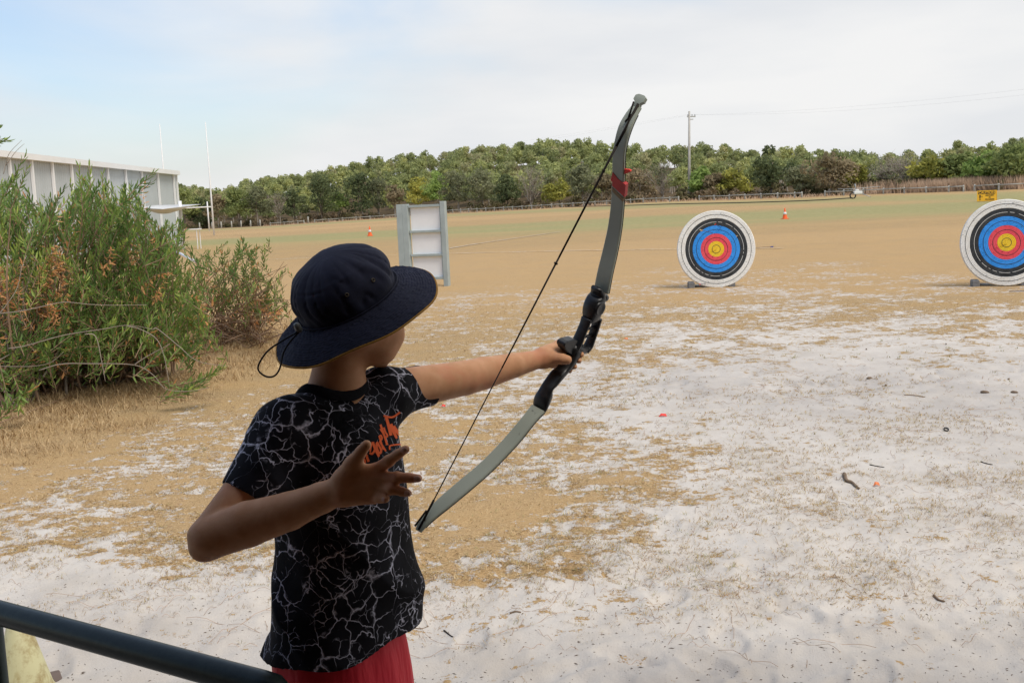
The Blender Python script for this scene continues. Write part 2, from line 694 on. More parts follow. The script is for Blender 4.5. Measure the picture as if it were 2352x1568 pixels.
gn = fbm2(GX * 0.03, GY * 0.16, 3, 61)
gn2 = fbm2(GX * 0.12, GY * 0.5, 3, 67)
green = band(GY + gn * 12, 66, 88, 2.5) * (0.35 + 0.9 * gn2) + band(GY / FF + gn * .08, 0.83, 0.97, 0.012) * 0.6
green += 0.25 * band(GY, 52, 62, 4) * gn2
green = np.clip(green * 1.45, 0, 1)
green[GY > FF * 0.985] = 0
bush_floor = smooth01((GY / FF - 1.0) / 0.04) * (GY > 20)
worn = fbm2(GX * 0.02 + 4, GY * 0.09, 3, 71)

g_me = make_mesh('ground', gverts, gf, None, True)
for nm, arr in (('cover', np.clip(cov_v * 0.5 + 0.5, 0, 1.3)), ('disturbed', dis_v), ('green', green), ('bushland', bush_floor), ('worn', worn)):
    at = g_me.attributes.new(nm, 'FLOAT', 'POINT')
    at.data.foreach_set('value', arr.astype(np.float32).ravel())

gm = NT('sand_and_dry_turf', 0.95, 0.1)
v = gm.co()
cov = gm.attr('cover')
fine = gm.noise(v, 38, 4, 0.65)
fine2 = gm.noise(v, 150, 3, 0.7)
mid = gm.noise(v, 11, 5, 0.7)
edge = gm.math('ADD', gm.math('MULTIPLY', gm.math('SUBTRACT', fine, 0.5), 0.7), gm.math('MULTIPLY', gm.math('SUBTRACT', fine2, 0.5), 0.55))
edge = gm.math('ADD', edge, gm.math('MULTIPLY', gm.math('SUBTRACT', mid, 0.5), 1.75))
mask = gm.sstep(gm.math('ADD', cov, edge), 0.48, 0.53)
s_n = gm.noise(v, 2.4, 6, 0.6)
s_f = gm.noise(v, 420, 2, 0.6)
sand = gm.ramp(s_n, [(0.3, (0.56, 0.51, 0.445)), (0.52, (0.66, 0.61, 0.545)), (0.75, (0.715, 0.67, 0.605))])
sand = gm.mix(gm.sstep(s_f, 0.3, 0.7, 0, 0.25), sand, (0.40, 0.365, 0.33))
sand = gm.mix(gm.math('MULTIPLY', gm.attr('disturbed'), gm.sstep(gm.noise(v, 1.7, 5, .6), 0.25, 0.7, 0.25, 0.8)), sand, (0.385, 0.355, 0.33))
speck = gm.vor(v, 55)
spk = gm.math('MULTIPLY', gm.math('LESS_THAN', speck.outputs['Distance'], 0.13), gm.math('GREATER_THAN', gm.noise(v, 11, 3), 0.52))
sand = gm.mix(gm.math('MULTIPLY', spk, 0.75), sand, (0.10, 0.075, 0.055))
t_n = gm.noise(v, 95, 4, 0.7)
t_big = gm.noise(v, 0.9, 5, 0.6)
turf = gm.ramp(t_n, [(0.33, (0.18, 0.112, 0.055)), (0.5, (0.41, 0.28, 0.142)), (0.68, (0.67, 0.51, 0.29))])
turf = gm.mix(gm.sstep(t_big, 0.35, 0.7, 0, 0.5), turf, (0.50, 0.325, 0.14))
turf = gm.mix(gm.sstep(gm.attr('worn'), 0.4, 0.62, 0, 0.38), turf, (0.56, 0.37, 0.185))
grn = gm.ramp(gm.noise(v, 3.0, 5, .65), [(0.3, (0.25, 0.25, 0.10)), (0.7, (0.38, 0.36, 0.18))])
turf = gm.mix(gm.math('MULTIPLY', gm.attr('green'), 0.85), turf, grn)
litter = gm.ramp(gm.noise(v, 6, 5, .7), [(0.3, (0.05, 0.04, 0.022)), (0.7, (0.20, 0.14, 0.08))])
turf = gm.mix(gm.attr('bushland'), turf, litter)
gm.color(gm.mix(mask, sand, turf))
bh = gm.math('ADD', gm.math('MULTIPLY', fine2, 0.5), gm.math('MULTIPLY', gm.noise(v, 14, 5, .6), 1.2))
bh = gm.math('ADD', bh, gm.math('MULTIPLY', gm.math('MULTIPLY', mask, t_n), 1.2))
gm.bump(bh, 0.55, 0.012)
g_me.materials.append(gm.mat)
ground = link(bpy.data.objects.new('ground', g_me))
ground['kind'] = 'structure'
ground['label'] = 'white sand thinning into dry tan turf'


# painted field lines: sheets lying on the turf
def line_strip(name, pts, w, label):
    m = NT('line_paint_' + name, .9, .1)
    f = m.noise(m.co(), 9, 5, .7)
    m.color(m.ramp(f, [(0.42, (0.44, 0.30, 0.15)), (0.56, (0.70, 0.66, 0.58))]))
    a = [GT(*p)[:2] for p in pts]
    d = []
    for p, q in zip(a[:-1], a[1:]):
        n = max(2, int(np.linalg.norm(q - p) / .8))
        for k in range(n):
            d.append(p + (q - p) * k / n)
    d.append(a[-1])
    vs, fs = [], []
    for i, p in enumerate(d):
        t = d[min(i + 1, len(d) - 1)] - d[max(i - 1, 0)]
        t = t / np.linalg.norm(t)
        nn = np.array([-t[1], t[0]]) * w / 2
        for s in (-1, 1):
            q = p + nn * s
            vs.append((q[0], q[1], float(ground_z(q[0], q[1])) + .022))
    for i in range(len(d) - 1):
        fs.append((2 * i, 2 * i + 1, 2 * i + 3, 2 * i + 2)[::-1])
    o = link(bpy.data.objects.new(name, make_mesh(name, vs, fs, m.mat)))
    return tag(o, label, None, None, 'structure')


line_strip('line_marking', [(609, 597), (707, 594), (860, 588.5), (1030, 583.5), (1290, 577), (1550, 573.5), (1800, 571)], .11,
           'faded white sideline across the dry field behind the board')
line_strip('line_marking', [(1031, 571.5), (1100, 560), (1286, 533)], .12, 'faded white line running away across the field')

# ------------------------------------------------------------------ low growth on the ground (nobody could count it)
def blades(name, px_rng, py_rng, n, length, width, lift, cover_fn, cols, label, clump=0, seed=1, min_d=0.0):
    r = np.random.default_rng(seed)
    u = r.uniform(*px_rng, n)
    w = r.uniform(*py_rng, n)
    rays = (Rv[None] * ((u - 1176) / FPX)[:, None] + Uv[None] * ((784 - w) / FPX)[:, None] + Fv[None])
    t = -CAM[2] / rays[:, 2]
    X, Y = CAM[0] + rays[:, 0] * t, CAM[1] + rays[:, 1] * t
    val, dis, raw = cover_at(X, Y, X * 0)
    pr = cover_fn(val, raw, X, Y, u, w)
    k = r.uniform(0, 1, n) < pr
    X, Y, dist = X[k], Y[k], t[k]
    if clump:
        m = clump
        X = np.repeat(X, m) + r.normal(0, .012, len(X) * m)
        Y = np.repeat(Y, m) + r.normal(0, .012, len(Y) * m)
        dist = np.repeat(dist, m)
    N = len(X)
    Z = ground_z(X, Y) + 0.004
    az = r.uniform(0, 2 * math.pi, N)
    L = length[0] + (length[1] - length[0]) * r.uniform(0, 1, N) ** 1.5
    L = L * (1 + dist * 0.03)
    up = r.uniform(*lift, N)
    W = width * np.clip(dist / 5.0, 0.8, 3) * r.uniform(.6, 1.3, N)
    d = np.stack([np.cos(az) * np.cos(up), np.sin(az) * np.cos(up), np.sin(up)], 1)
    s = np.stack([-np.sin(az), np.cos(az), np.zeros(N)], 1)
    bend = r.normal(0, .35, N)
    p0 = np.stack([X, Y, Z], 1)
    p1 = p0 + d * (L * .55)[:, None]
    d2 = d + s * bend[:, None]
    d2[:, 2] -= .25
    p2 = p1 + d2 * (L * .45)[:, None]
    p2[:, 2] = np.maximum(p2[:, 2], Z + .001)
    hw = (W / 2)[:, None]
    verts = np.stack([p0 - s * hw, p0 + s * hw, p1 + s * hw * .8, p1 - s * hw * .8, p2], 1).reshape(-1, 3)
    b = np.arange(N)[:, None] * 5
    f = np.concatenate([b + np.array([[0, 1, 2]]), b + np.array([[0, 2, 3]]), b + np.array([[3, 2, 4]])], 0)
    me = make_mesh(name, verts, f, None, False)
    at = me.attributes.new('tint', 'FLOAT', 'POINT')
    at.data.foreach_set('value', np.repeat(r.uniform(0, 1, N), 5).astype(np.float32))
    m = NT(name + '_material', .8, .15)
    m.color(m.ramp(m.attr('tint'), cols))
    me.materials.append(m.mat)
    o = link(bpy.data.objects.new(name, me))
    return tag(o, label, None, None, 'stuff')


STRAW = [(0.0, (0.20, 0.115, 0.045)), (0.4, (0.42, 0.27, 0.115)), (0.85, (0.80, 0.62, 0.36)), (1.0, (0.36, 0.32, 0.13))]
blades('dry_grass', (-80, 2430), (690, 1400), 270000, (.012, .038), .0022, (0.05, .55),
       lambda val, raw, X, Y, u, w: np.where(val > -.02, .8, np.where(val > -.3, 0.13, 0.03)) * (w < 1330) + .006 * (w >= 1330),
       STRAW, 'short dry straw coloured grass growing through the sand', seed=3)
blades('grass_tussock', (-80, 900), (735, 1075), 170000, (.025, .095), .0024, (.05, 1.2),
       lambda val, raw, X, Y, u, w: (raw > .9) * np.clip((1090 - 0.33 * u + 110 * (fbm2(X * 1.4, Y * 1.4, 3, 77) - .5) - w) / 120, 0, 1) * np.clip((w - 715) / 60, 0, 1) * np.clip(fbm2(X * 3, Y * 3, 3, 79) * 2.6 - .6, .15, 1),
       [(0.0, (0.20, 0.13, 0.065)), (0.4, (0.42, 0.28, 0.14)), (1.0, (0.62, 0.46, 0.26))],
       'long dead matted grass under the bush', seed=5)
blades('green_shoots', (300, 2430), (780, 1500), 9500, (.010, .030), .0024, (.2, 1.2),
       lambda val, raw, X, Y, u, w: np.where((raw > .02) & (raw < .9) & (noise2(X * 1.7, Y * 1.7, 90) > .55), .20, 0.015),
       [(0.0, (0.22, 0.22, 0.08)), (0.4, (0.34, 0.31, 0.13)), (1.0, (0.50, 0.38, 0.20))],
       'tiny green grass shoots coming up through the sand', clump=7, seed=6)


blades('grass_sprigs', (-80, 2430), (860, 1480), 27000, (.006, .022), .0022, (.05, 1.0),
       lambda val, raw, X, Y, u, w: np.clip(.28 + 1.5 * (fbm2(X * 2.2, Y * 2.2, 3, 95) - .42) * 2, 0.05, 1) * np.clip((1450 - w) / 200, .05, 1) * (val < .1),
       [(0.0, (0.27, 0.16, 0.065)), (0.6, (0.44, 0.29, 0.12)), (1.0, (0.46, 0.39, 0.16))],
       'sparse dry sprigs of turf scattered over bare sand', clump=7, seed=16)


# runners: long thin stems creeping over the sand
def runners():
    r = random.Random(12)
    vs, fs, ti = [], [], []
    for k in range(760):
        px = r.uniform(-20, 2380)
        py = r.uniform(960, 1540) if r.random() < .75 else r.uniform(820, 1000)
        if py > 1420 and r.random() < .6:
            continue
        g = G(px, py)
        x, y = g[0], g[1]
        a = r.uniform(0, 6.28)
        L = r.uniform(.03, .12) if r.random() < .7 else r.uniform(.12, .4)
        n = 9
        hw = .0008 * max(1, y / 5.5)
        cur = r.gauss(0, 2.2)
        base = len(vs)
        for i in range(n):
            z = float(ground_z(x, y)) + .006 + .008 * math.sin(i * 1.3)
            sx, sy = -math.sin(a), math.cos(a)
            vs += [(x - sx * hw, y - sy * hw, z), (x + sx * hw, y + sy * hw, z), (x, y, z + hw * 1.5)]
            if i < n - 1:
                b = base + 3 * i
                fs += [(b, b + 2, b + 5, b + 3), (b + 2, b + 1, b + 4, b + 5)]
            x += math.cos(a) * L / n
            y += math.sin(a) * L / n
            a += cur * L / n + r.gauss(0, .12)
    m = simple('runner_stem', (0.40, 0.26, 0.17), .8, .2, .35, 6)
    o = link(bpy.data.objects.new('grass_runners', make_mesh('grass_runners', vs, fs, m)))
    tag(o, 'thin reddish grass runners creeping over the sand', None, None, 'stuff')


runners()


def litter_bits():
    r = random.Random(21)
    vs, fs = [], []
    for k in range(2600):
        px, py = r.uniform(-40, 2400), 780 + 800 * r.random() ** .8
        g = G(px, py)
        v_, d_, raw_ = 0, 0, 0
        s = r.uniform(.0010, .0030) * (1 + g[1] * .08)
        a = r.uniform(0, 3.14)
        l = s * r.uniform(.8, 3.2)
        x, y, z = g[0], g[1], float(ground_z(g[0], g[1])) + s * .25
        ca, sa = math.cos(a), math.sin(a)
        b = len(vs)
        for (i, j, h) in ((-l, 0, 0), (0, -s * .5, 0), (l, 0, 0), (0, s * .5, 0), (0, 0, s * .7)):
            vs.append((x + ca * i - sa * j, y + sa * i + ca * j, z + h))
        fs += [(b, b + 1, b + 4), (b + 1, b + 2, b + 4), (b + 2, b + 3, b + 4), (b + 3, b, b + 4)]
    m = simple('litter_dark', (0.16, 0.12, 0.09), .9, .1, .5, 3)
    o = link(bpy.data.objects.new('leaf_litter', make_mesh('leaf_litter', vs, fs, m)))
    tag(o, 'small dark crumbs of bark and leaf scattered on the sand', None, None, 'stuff')


litter_bits()

# ------------------------------------------------------------------ wooded hill and edge trees
def leafy(m, c, tr=.35, gain=1.0):
    """leaf surface that lets part of the light through"""
    c = m.mix(1.0, c, (gain, gain, gain), 'MULTIPLY')
    m.color(c)
    tb = m.new('ShaderNodeBsdfTranslucent')
    m.l.new(c, tb.inputs['Color'])
    ms = m.new('ShaderNodeMixShader')
    ms.inputs[0].default_value = tr
    m.l.new(m.b.outputs[0], ms.inputs[1])
    m.l.new(tb.outputs[0], ms.inputs[2])
    m.l.new(ms.outputs[0], m.n['Material Output'].inputs['Surface'])


def foliage_mat(name, dark, mid, lite, brown=None):
    m = NT(name, .75, .2)
    t = m.attr('tint')
    inf = m.new('ShaderNodeObjectInfo')
    f = m.math('ADD', m.math('MULTIPLY', t, .75), m.math('MULTIPLY', inf.outputs['Random'], .25))
    c = m.ramp(f, [(0.12, dark), (0.5, mid), (0.9, lite)])
    if brown:
        c = m.mix(m.math('GREATER_THAN', m.noise(m.co(), .35, 3), .57), c, brown)
    leafy(m, c, .4, 2.5)
    return m.mat


bark = simple('bark', (0.20, 0.165, 0.125), .9, .1, .3, 4)
pale_bark = simple('pale_bark', (0.40, 0.35, 0.29), .9, .1, .3, 4)
LEAF = {
    'green': foliage_mat('leaf_green', (0.05, 0.065, 0.022), (0.11, 0.13, 0.045), (0.19, 0.20, 0.075)),
    'grey': foliage_mat('leaf_grey', (0.048, 0.055, 0.030), (0.095, 0.10, 0.055), (0.15, 0.15, 0.085)),
    'dark': foliage_mat('leaf_dark', (0.028, 0.038, 0.018), (0.055, 0.068, 0.030), (0.095, 0.105, 0.05)),
    'yellow': foliage_mat('leaf_yellow', (0.075, 0.08, 0.018), (0.16, 0.155, 0.035), (0.26, 0.24, 0.06)),
    'bright': foliage_mat('leaf_bright', (0.05, 0.08, 0.022), (0.12, 0.165, 0.045), (0.195, 0.24, 0.075)),
    'red': foliage_mat('leaf_red', (0.07, 0.06, 0.035), (0.135, 0.11, 0.065), (0.20, 0.155, 0.095)),
}


def crown_arrays(seed, w, h, base, lumps=14, per=95, leaf=.30, shape='round', gap=0.0):
    """leaf clusters on the shells of many lumps: verts (n*4,3), tint per vert"""
    r = np.random.default_rng(seed)
    cs, rs = [], []
    for i in range(lumps):
        a = r.uniform(0, 2 * math.pi)
        q = r.uniform(0, 1) ** .6
        zz = r.uniform(0, 1)
        if shape == 'cone':
            rad = (1 - zz) * .42 + .08
        elif shape == 'flat':
            rad = .5 * math.sqrt(max(0.05, 1 - (zz * 1.0) ** 2))
        else:
            rad = .40 * math.sqrt(max(0.08, 1 - (2 * zz - .8) ** 2 * .7))
        cs.append((math.cos(a) * rad * q * w, math.sin(a) * rad * q * w, base + (h - base) * (.12 + .76 * zz)))
        rs.append(r.uniform(.13, .24) * w * (1.0 if shape != 'cone' else .8 * (1.1 - zz * .6)))
    cs, rs = np.array(cs), np.array(rs)
    n = lumps * per
    li = r.integers(0, lumps, n)
    d = r.normal(0, 1, (n, 3))
    d /= np.linalg.norm(d, axis=1)[:, None]
    d[:, 2] *= np.where(d[:, 2] < 0, .55, .85)
    ctr = cs[li] + d * rs[li][:, None] * (r.uniform(.55, 1.08, n) ** .7)[:, None]
    if gap > 0:
        keep = noise3(ctr[:, 0] * 1.1, ctr[:, 1] * 1.1, ctr[:, 2] * 1.1, seed) > gap
        ctr, li, d = ctr[keep], li[keep], d[keep]
        n = len(ctr)
    u = r.normal(0, 1, (n, 3)) + d * 0.0
    u /= np.linalg.norm(u, axis=1)[:, None]
    v_ = np.cross(u, d + r.normal(0, .5, (n, 3)))
    v_ /= np.linalg.norm(v_, axis=1)[:, None] + 1e-6
    s = leaf * r.uniform(.5, 1.25, n)[:, None]
    q = np.stack([ctr - u * s, ctr - v_ * s * .45, ctr + u * s, ctr + v_ * s * .45], 1).reshape(-1, 3)
    tint = np.clip(r.uniform(0, 1, lumps)[li] * .55 + r.uniform(0, 1, n) * .45, 0, 1)
    return q, np.repeat(tint, 4), cs


def quads(n):
    return np.arange(n * 4).reshape(n, 4)


def crown_mesh(name, seed, w, h, base, mat, **kw):
    q, t, cs = crown_arrays(seed, w, h, base, **kw)
    me = make_mesh(name, q, quads(len(q) // 4), mat)
    at = me.attributes.new('tint', 'FLOAT', 'POINT')
    at.data.foreach_set('value', t.astype(np.float32))
    return me, cs


def trunk_mesh(name, seed, h, base, w, cs, mat, thick=.16, stems=1, bare=False):
    r = random.Random(seed)
    mb = MB()
    for s in range(stems):
        ox, oy = (r.uniform(-.25, .25) * (stems > 1)), (r.uniform(-.25, .25) * (stems > 1))
        pts = [Vector((ox, oy, -.3))]
        k = 5
        for i in range(1, k + 1):
            pts.append(Vector((ox + r.uniform(-.1, .1) * w * .35 * i / k, oy + r.uniform(-.1, .1) * w * .35 * i / k, (base + (h - base) * .55) * i / k)))
        mb.tube(pts, [thick * (1 - .6 * i / k) for i in range(k + 1)], 6)
        for c in cs:
            if r.random() < (.95 if bare else .6) / (1 if stems == 1 else 1.5):
                c = Vector(c)
                st = pts[r.randint(1, k)]
                if st.z > c.z:
                    st = pts[1]
                mid = (st + c) / 2 + Vector((r.uniform(-.3, .3), r.uniform(-.3, .3), r.uniform(-.1, .5)))
                mb.tube([st, mid, c], [thick * .45, thick * .3, thick * .12], 5)
                if bare:
                    for _ in range(5):
                        e = c + Vector((r.gauss(0, .6), r.gauss(0, .6), r.uniform(.1, 1.1)))
                        mb.tube([mid.lerp(c, r.uniform(.2, 1)), (c + e) / 2 + Vector((r.gauss(0, .15), 0, 0)), e], [thick * .16, thick * .11, thick * .05], 4)
    return make_mesh(name, mb.v, mb.f, mat, True)


# ---- far wood on the hill behind the fence: one mass
def forest():
    r = np.random.default_rng(44)
    protos = [crown_arrays(200 + k, 5.2, 6.5, 1.4, lumps=11, per=60, leaf=.38) for k in range(6)]
    Q, T = [], []
    cnt = 0
    tries = 0
    pts = []
    while cnt < 940 and tries < 14000:
        tries += 1
        px = r.uniform(-60, 2420)
        d = float(fence_depth(px)) * r.uniform(1.13, 1.92)
        a = P(px, 450, 1.0) - CAM
        x, y = a[0] / a[1] * d, d
        if any((x - p[0]) ** 2 + (y - p[1]) ** 2 < 12 for p in pts):
            continue
        pts.append((x, y))
        z = float(terrain(x, y))
        q, t, _ = protos[r.integers(0, 6)]
        s = r.uniform(.62, 1.0) * min(1, max(.62, float(fence_depth(px)) / 165))
        az = r.uniform(0, 6.28)
        ca, sa = math.cos(az), math.sin(az)
        q = q * s
        q = np.stack([q[:, 0] * ca - q[:, 1] * sa + x, q[:, 0] * sa + q[:, 1] * ca + y, q[:, 2] + z], 1)
        hue = r.uniform(0, 1)
        patch = float(noise2(np.array([x * .06]), np.array([y * .06]), 33)[0])
        Q.append(q)
        T.append(np.clip(t * .5 + hue * .32 + patch * .3 - .1, 0, 1))
        cnt += 1
    Q, T = np.concatenate(Q), np.concatenate(T)
    m = NT('hill_foliage', .8, .15)
    t = m.attr('tint')
    c = m.ramp(t, [(0.0, (0.075, 0.085, 0.040)), (0.3, (0.12, 0.133, 0.058)), (0.55, (0.155, 0.168, 0.068)), (0.78, (0.215, 0.215, 0.085)), (1.0, (0.26, 0.24, 0.12))])  # dark greens lifted to put distance haze into the leaf colour
    c = m.mix(m.sstep(m.noise(m.co(), .07, 3), .56, .66, 0, .55), c, (0.20, 0.175, 0.11))
    leafy(m, c, .4, 2.6)
    me = make_mesh('forest', Q, quads(len(Q) // 4), m.mat)
    at = me.attributes.new('tint', 'FLOAT', 'POINT')
    at.data.foreach_set('value', T.astype(np.float32))
    tag(link(bpy.data.objects.new('forest', me)), 'dense green wood covering the low hill beyond the field', None, None, 'stuff')
    # pale stems showing in the gaps of the wood
    mb = MB()
    for (x, y) in pts[:420]:
        z = float(terrain(x, y))
        hs = .8 * min(1, max(.55, y / 300.0))
        for k in range(2):
            x2, y2 = x + r.uniform(-1.5, 1.5), y + r.uniform(-1.5, 1.5)
            mb.tube([(x2, y2, z - .2), (x2 + r.uniform(-.5, .5), y2, z + 2.2 * hs), (x2 + r.uniform(-1.2, 1.2), y2, z + 4.3 * hs)], [.11, .08, .03], 4)
    o = mb.build('forest_stems', pale_bark)
    tag(o, 'pale thin stems inside the hill wood', None, None, 'stuff')


forest()

# ---- trees along the edge of the wood, one by one
_tree_cache = {}


def edge_tree(px, kind, height, width, depth=1.045, label='', cat='tree', name='tree'):
    F = float(fence_depth(px)) * depth
    a = P(px, 450, 1.0) - CAM
    x, y = a[0] / a[1] * F, F
    z = float(terrain(x, y))
    root = empty(name, (x, y, z), random.uniform(0, 6.28))
    tag(root, label, cat, 'trees along the far edge of the field')
    seed = int(px * 3 + height * 10)
    base = height * {'bush': .02, 'bare': .25, 'dark': .1}.get(kind, .22)
    mat = LEAF[{'bush': 'green', 'bare': 'grey', 'dark': 'dark', 'oak': 'grey'}.get(kind, kind)]
    if kind == 'bare':
        _, _, cs = crown_arrays(seed, width, height, base, lumps=26, per=2)
        t = link(bpy.data.objects.new('trunk', trunk_mesh('bare_trunk', seed, height, base, width, cs, pale_bark, .11, 3, True)), root)
        me, _ = crown_mesh('thin_crown', seed + 1, width, height, base, LEAF['grey'], lumps=14, per=26, leaf=.2)
        link(bpy.data.objects.new('crown', me), root)
        return root
    lumps = int(14 + width * 1.6)
    me, cs = crown_mesh('crown', seed, width, height, base, mat, lumps=lumps, per=100, leaf=.27, gap=.26,
                        shape='flat' if kind in ('yellow', 'red') else 'round')
    link(bpy.data.objects.new('crown', me), root)
    link(bpy.data.objects.new('trunk', trunk_mesh('trunk', seed, height, base, width, cs[::2], bark if kind in ('dark', 'green') else pale_bark, .13,
                                                  2 if width > 5 else 1)), root)
    return root


EDGE = [
    (420, 'green', 8.2, 6.5, 'green tree rising directly beside the end of the long grey shed'),
    (455, 'dark', 6.0, 6, 'dark low tree with exposed trunks behind the short timber bollards'),
    (497, 'red', 6.5, 5, 'brownish tree directly behind the right goal upright'),
    (545, 'green', 7.6, 6, 'green tree right of the goal posts, in front of a dip in the skyline'),
    (590, 'grey', 8.0, 6.5, 'grey green tree above the left end of the low rail fence'),
    (637, 'bare', 6.5, 4.5, 'leafless pale grey tree behind the first fence section'),
    (672, 'dark', 7.2, 6, 'dark rounded tree between the bare tree and the tallest dark crown'),
    (738, 'dark', 9.4, 8.5, 'tall dark spreading tree, darkest crown left of the white board'),
    (775, 'bright', 5.5, 4.5, 'small bright green tree in front of the tallest dark crown'),
    (825, 'dark', 9.2, 8, 'broad blackish green tree above the traffic cone by the board'),
    (868, 'grey', 8.0, 6, 'dull grey tree between the blackish tree and the board'),
    (905, 'red', 6.4, 4.2, 'brown tinged tree rising just left of the white board'),
    (960, 'yellow', 7.2, 5, 'olive yellow tree directly above the white board'),
    (1003, 'bright', 7.8, 5, 'fresh green upright tree above the right post of the board'),
    (1050, 'grey', 7.6, 6, 'grey green tree just right of the white board'),
    (1108, 'grey', 7.0, 6.5, 'wide grey tree with a pale trunk and drooping crown'),
    (1165, 'dark', 6.4, 5, 'low dark tree between the wide grey tree and the twiggy one'),
    (1222, 'bare', 6.6, 6.5, 'twiggy pale tree with almost no leaves left of the bowstring'),
    (1285, 'yellow', 4.0, 5, 'low flat topped yellow green tree behind the fence near the bowstring'),
    (1338, 'grey', 6.0, 5, 'grey tree behind the bowstring'),
    (1392, 'red', 4.2, 4.5, 'low rusty brown shrub tree hidden partly by the upper limb of the bow'),
    (1468, 'red', 4.6, 5.5, 'low rusty shrub tree just right of the bow limb'),
    (1520, 'bare', 5.0, 5, 'bare branching shrub tree between the bow and the power pole'),
    (1612, 'bright', 4.2, 4, 'bright green low tree beside the foot of the power pole'),
    (1650, 'red', 3.2, 4, 'small brown shrub right of the power pole'),
    (1690, 'yellow', 3.8, 4.5, 'yellow green shrub tree in front of the tall dark tree'),
    (1776, 'dark', 7.0, 5.2, 'tall dark tree standing alone above the round target'),
    (1845, 'grey', 3.6, 4.5, 'grey shrub at the right foot of the tall dark tree'),
    (1905, 'red', 4.4, 5.5, 'rusty topped spreading tree above the standing orange cone'),
    (1965, 'yellow', 3.2, 4, 'low olive bush behind the irrigator'),
    (2040, 'bare', 4.1, 6.5, 'wide tangle of bare pale branches right of the irrigator'),
    (2085, 'bare', 3.6, 5.5, 'second wide tangle of bare branches, nearer the tall dry grass'),
    (2150, 'yellow', 3.7, 5, 'olive tree between the bare branches and the dry grass'),
    (2205, 'green', 3.4, 5, 'mid green tree left of the caution sign'),
    (2262, 'bright', 3.4, 5.5, 'bright green rounded tree directly above the caution sign'),
    (2320, 'green', 4.0, 6, 'leafy green tree at the right end of the wood'),
    (2375, 'bright', 3.9, 6, 'bright green tree cut by the right border of the view'),
]
for px_, kind_, h_, w_, lab_ in EDGE:
    edge_tree(px_, kind_, h_, w_, random.uniform(1.04, 1.08), lab_, 'tree', {'bare': 'bare_tree'}.get(kind_, 'tree'))


# scrub and dry grass at the foot of the wood
def scrub():
    r = np.random.default_rng(91)
    Q, T = [], []
    for k in range(170):
        px = r.uniform(380, 2420)
        d = float(fence_depth(px)) * r.uniform(1.015, 1.10)
        a = P(px, 450, 1.0) - CAM
        x, y = a[0] / a[1] * d, d
        h = r.uniform(.7, 1.9)
        q, t, _ = crown_arrays(400 + k, r.uniform(1.6, 3.4), h, 0, lumps=7, per=34, leaf=.2, shape='flat')
        q = q + np.array([x, y, float(terrain(x, y)) - .1])
        Q.append(q)
        T.append(np.clip(t * .4 + r.uniform(0, .6), 0, 1))
    Q, T = np.concatenate(Q), np.concatenate(T)
    m = NT('scrub_foliage', .85, .1)
    m.color(m.ramp(m.attr('tint'), [(0, (0.06, 0.055, 0.03)), (0.4, (0.13, 0.12, 0.055)), (.7, (0.21, 0.155, 0.095)), (1, (0.30, 0.23, 0.15))]))
    me = make_mesh('undergrowth', Q, quads(len(Q) // 4), m.mat)
    me.attributes.new('tint', 'FLOAT', 'POINT').data.foreach_set('value', T.astype(np.float32))
    tag(link(bpy.data.objects.new('undergrowth', me)), 'low brown and olive scrub along the foot of the wood', None, None, 'stuff')
    # pinkish tall dry grass on the right
    vs, fs = [], []
    rr_ = random.Random(5)
    for k in range(9000):
        px = rr_.triangular(1960, 2430, 2250) if rr_.random() < .85 else rr_.uniform(600, 2000)
        tall = px > 1960
        d = float(fence_depth(px)) * (rr_.uniform(1.01, 1.07) if tall else rr_.uniform(1.0, 1.02))
        a = P(px, 450, 1.0) - CAM
        x, y = a[0] / a[1] * d, d
        z = float(terrain(x, y))
        h = rr_.uniform(.7, 1.5) * (1.0 if tall else .3)
        dx = rr_.gauss(0, .3)
        b = len(vs)
        vs += [(x - .05, y, z), (x + .05, y, z), (x + dx, y + rr_.gauss(0, .2), z + h)]
        fs.append((b, b + 1, b + 2))
    m2 = simple('tall_dry_grass', (0.46, 0.33, 0.23), .9, .1, .25, .6)
    tag(link(bpy.data.objects.new('tall_dry_grass', make_mesh('tall_dry_grass', vs, fs, m2))),
        'tall pinkish dry grass behind the fence on the right', None, None, 'stuff')


scrub()

# ------------------------------------------------------------------ low log fence
timber = simple('weathered_timber', (0.42, 0.42, 0.38), .9, .1, .2, 3, dirt=(0.24, 0.22, 0.18))


def fence_point(px):
    return GT2(px)


def GT2(px):
    F = float(fence_depth(px))
    a = P(px, 450, 1.0) - CAM
    x, y = a[0] / a[1] * F * .992, F * .992
    return Vector((x, y, float(terrain(x, y))))


post_me = None


def log_fence(px0, px1, label, h=.62):
    pts = [GT2(px0)]
    px = px0
    while px < px1:
        px += 1
        if (GT2(px) - pts[-1]).length >= 2.45 and px < px1:
            pts.append(GT2(px))
    pts.append(GT2(px1))
    root = empty('log_fence', pts[0])
    tag(root, label, 'fence', 'low timber fences round the field')
    for i, p in enumerate(pts):
        mb = MB()
        q = p - pts[0]
        mb.tube([q + Vector((0, 0, -.3)), q + Vector((random.gauss(0, .01), 0, h)), q + Vector((0, 0, h + .02))], [.085, .085, .05], 8)
        mb.build('post', timber, root, True)
        if i:
            a, b = pts[i - 1] - pts[0], q
            mb = MB()
            mb.tube([a + Vector((0, -.1, h - .12)), b + Vector((0, -.1, h - .12 + random.gauss(0, .015)))], .06, 6)
            mb.build('rail', timber, root, True)


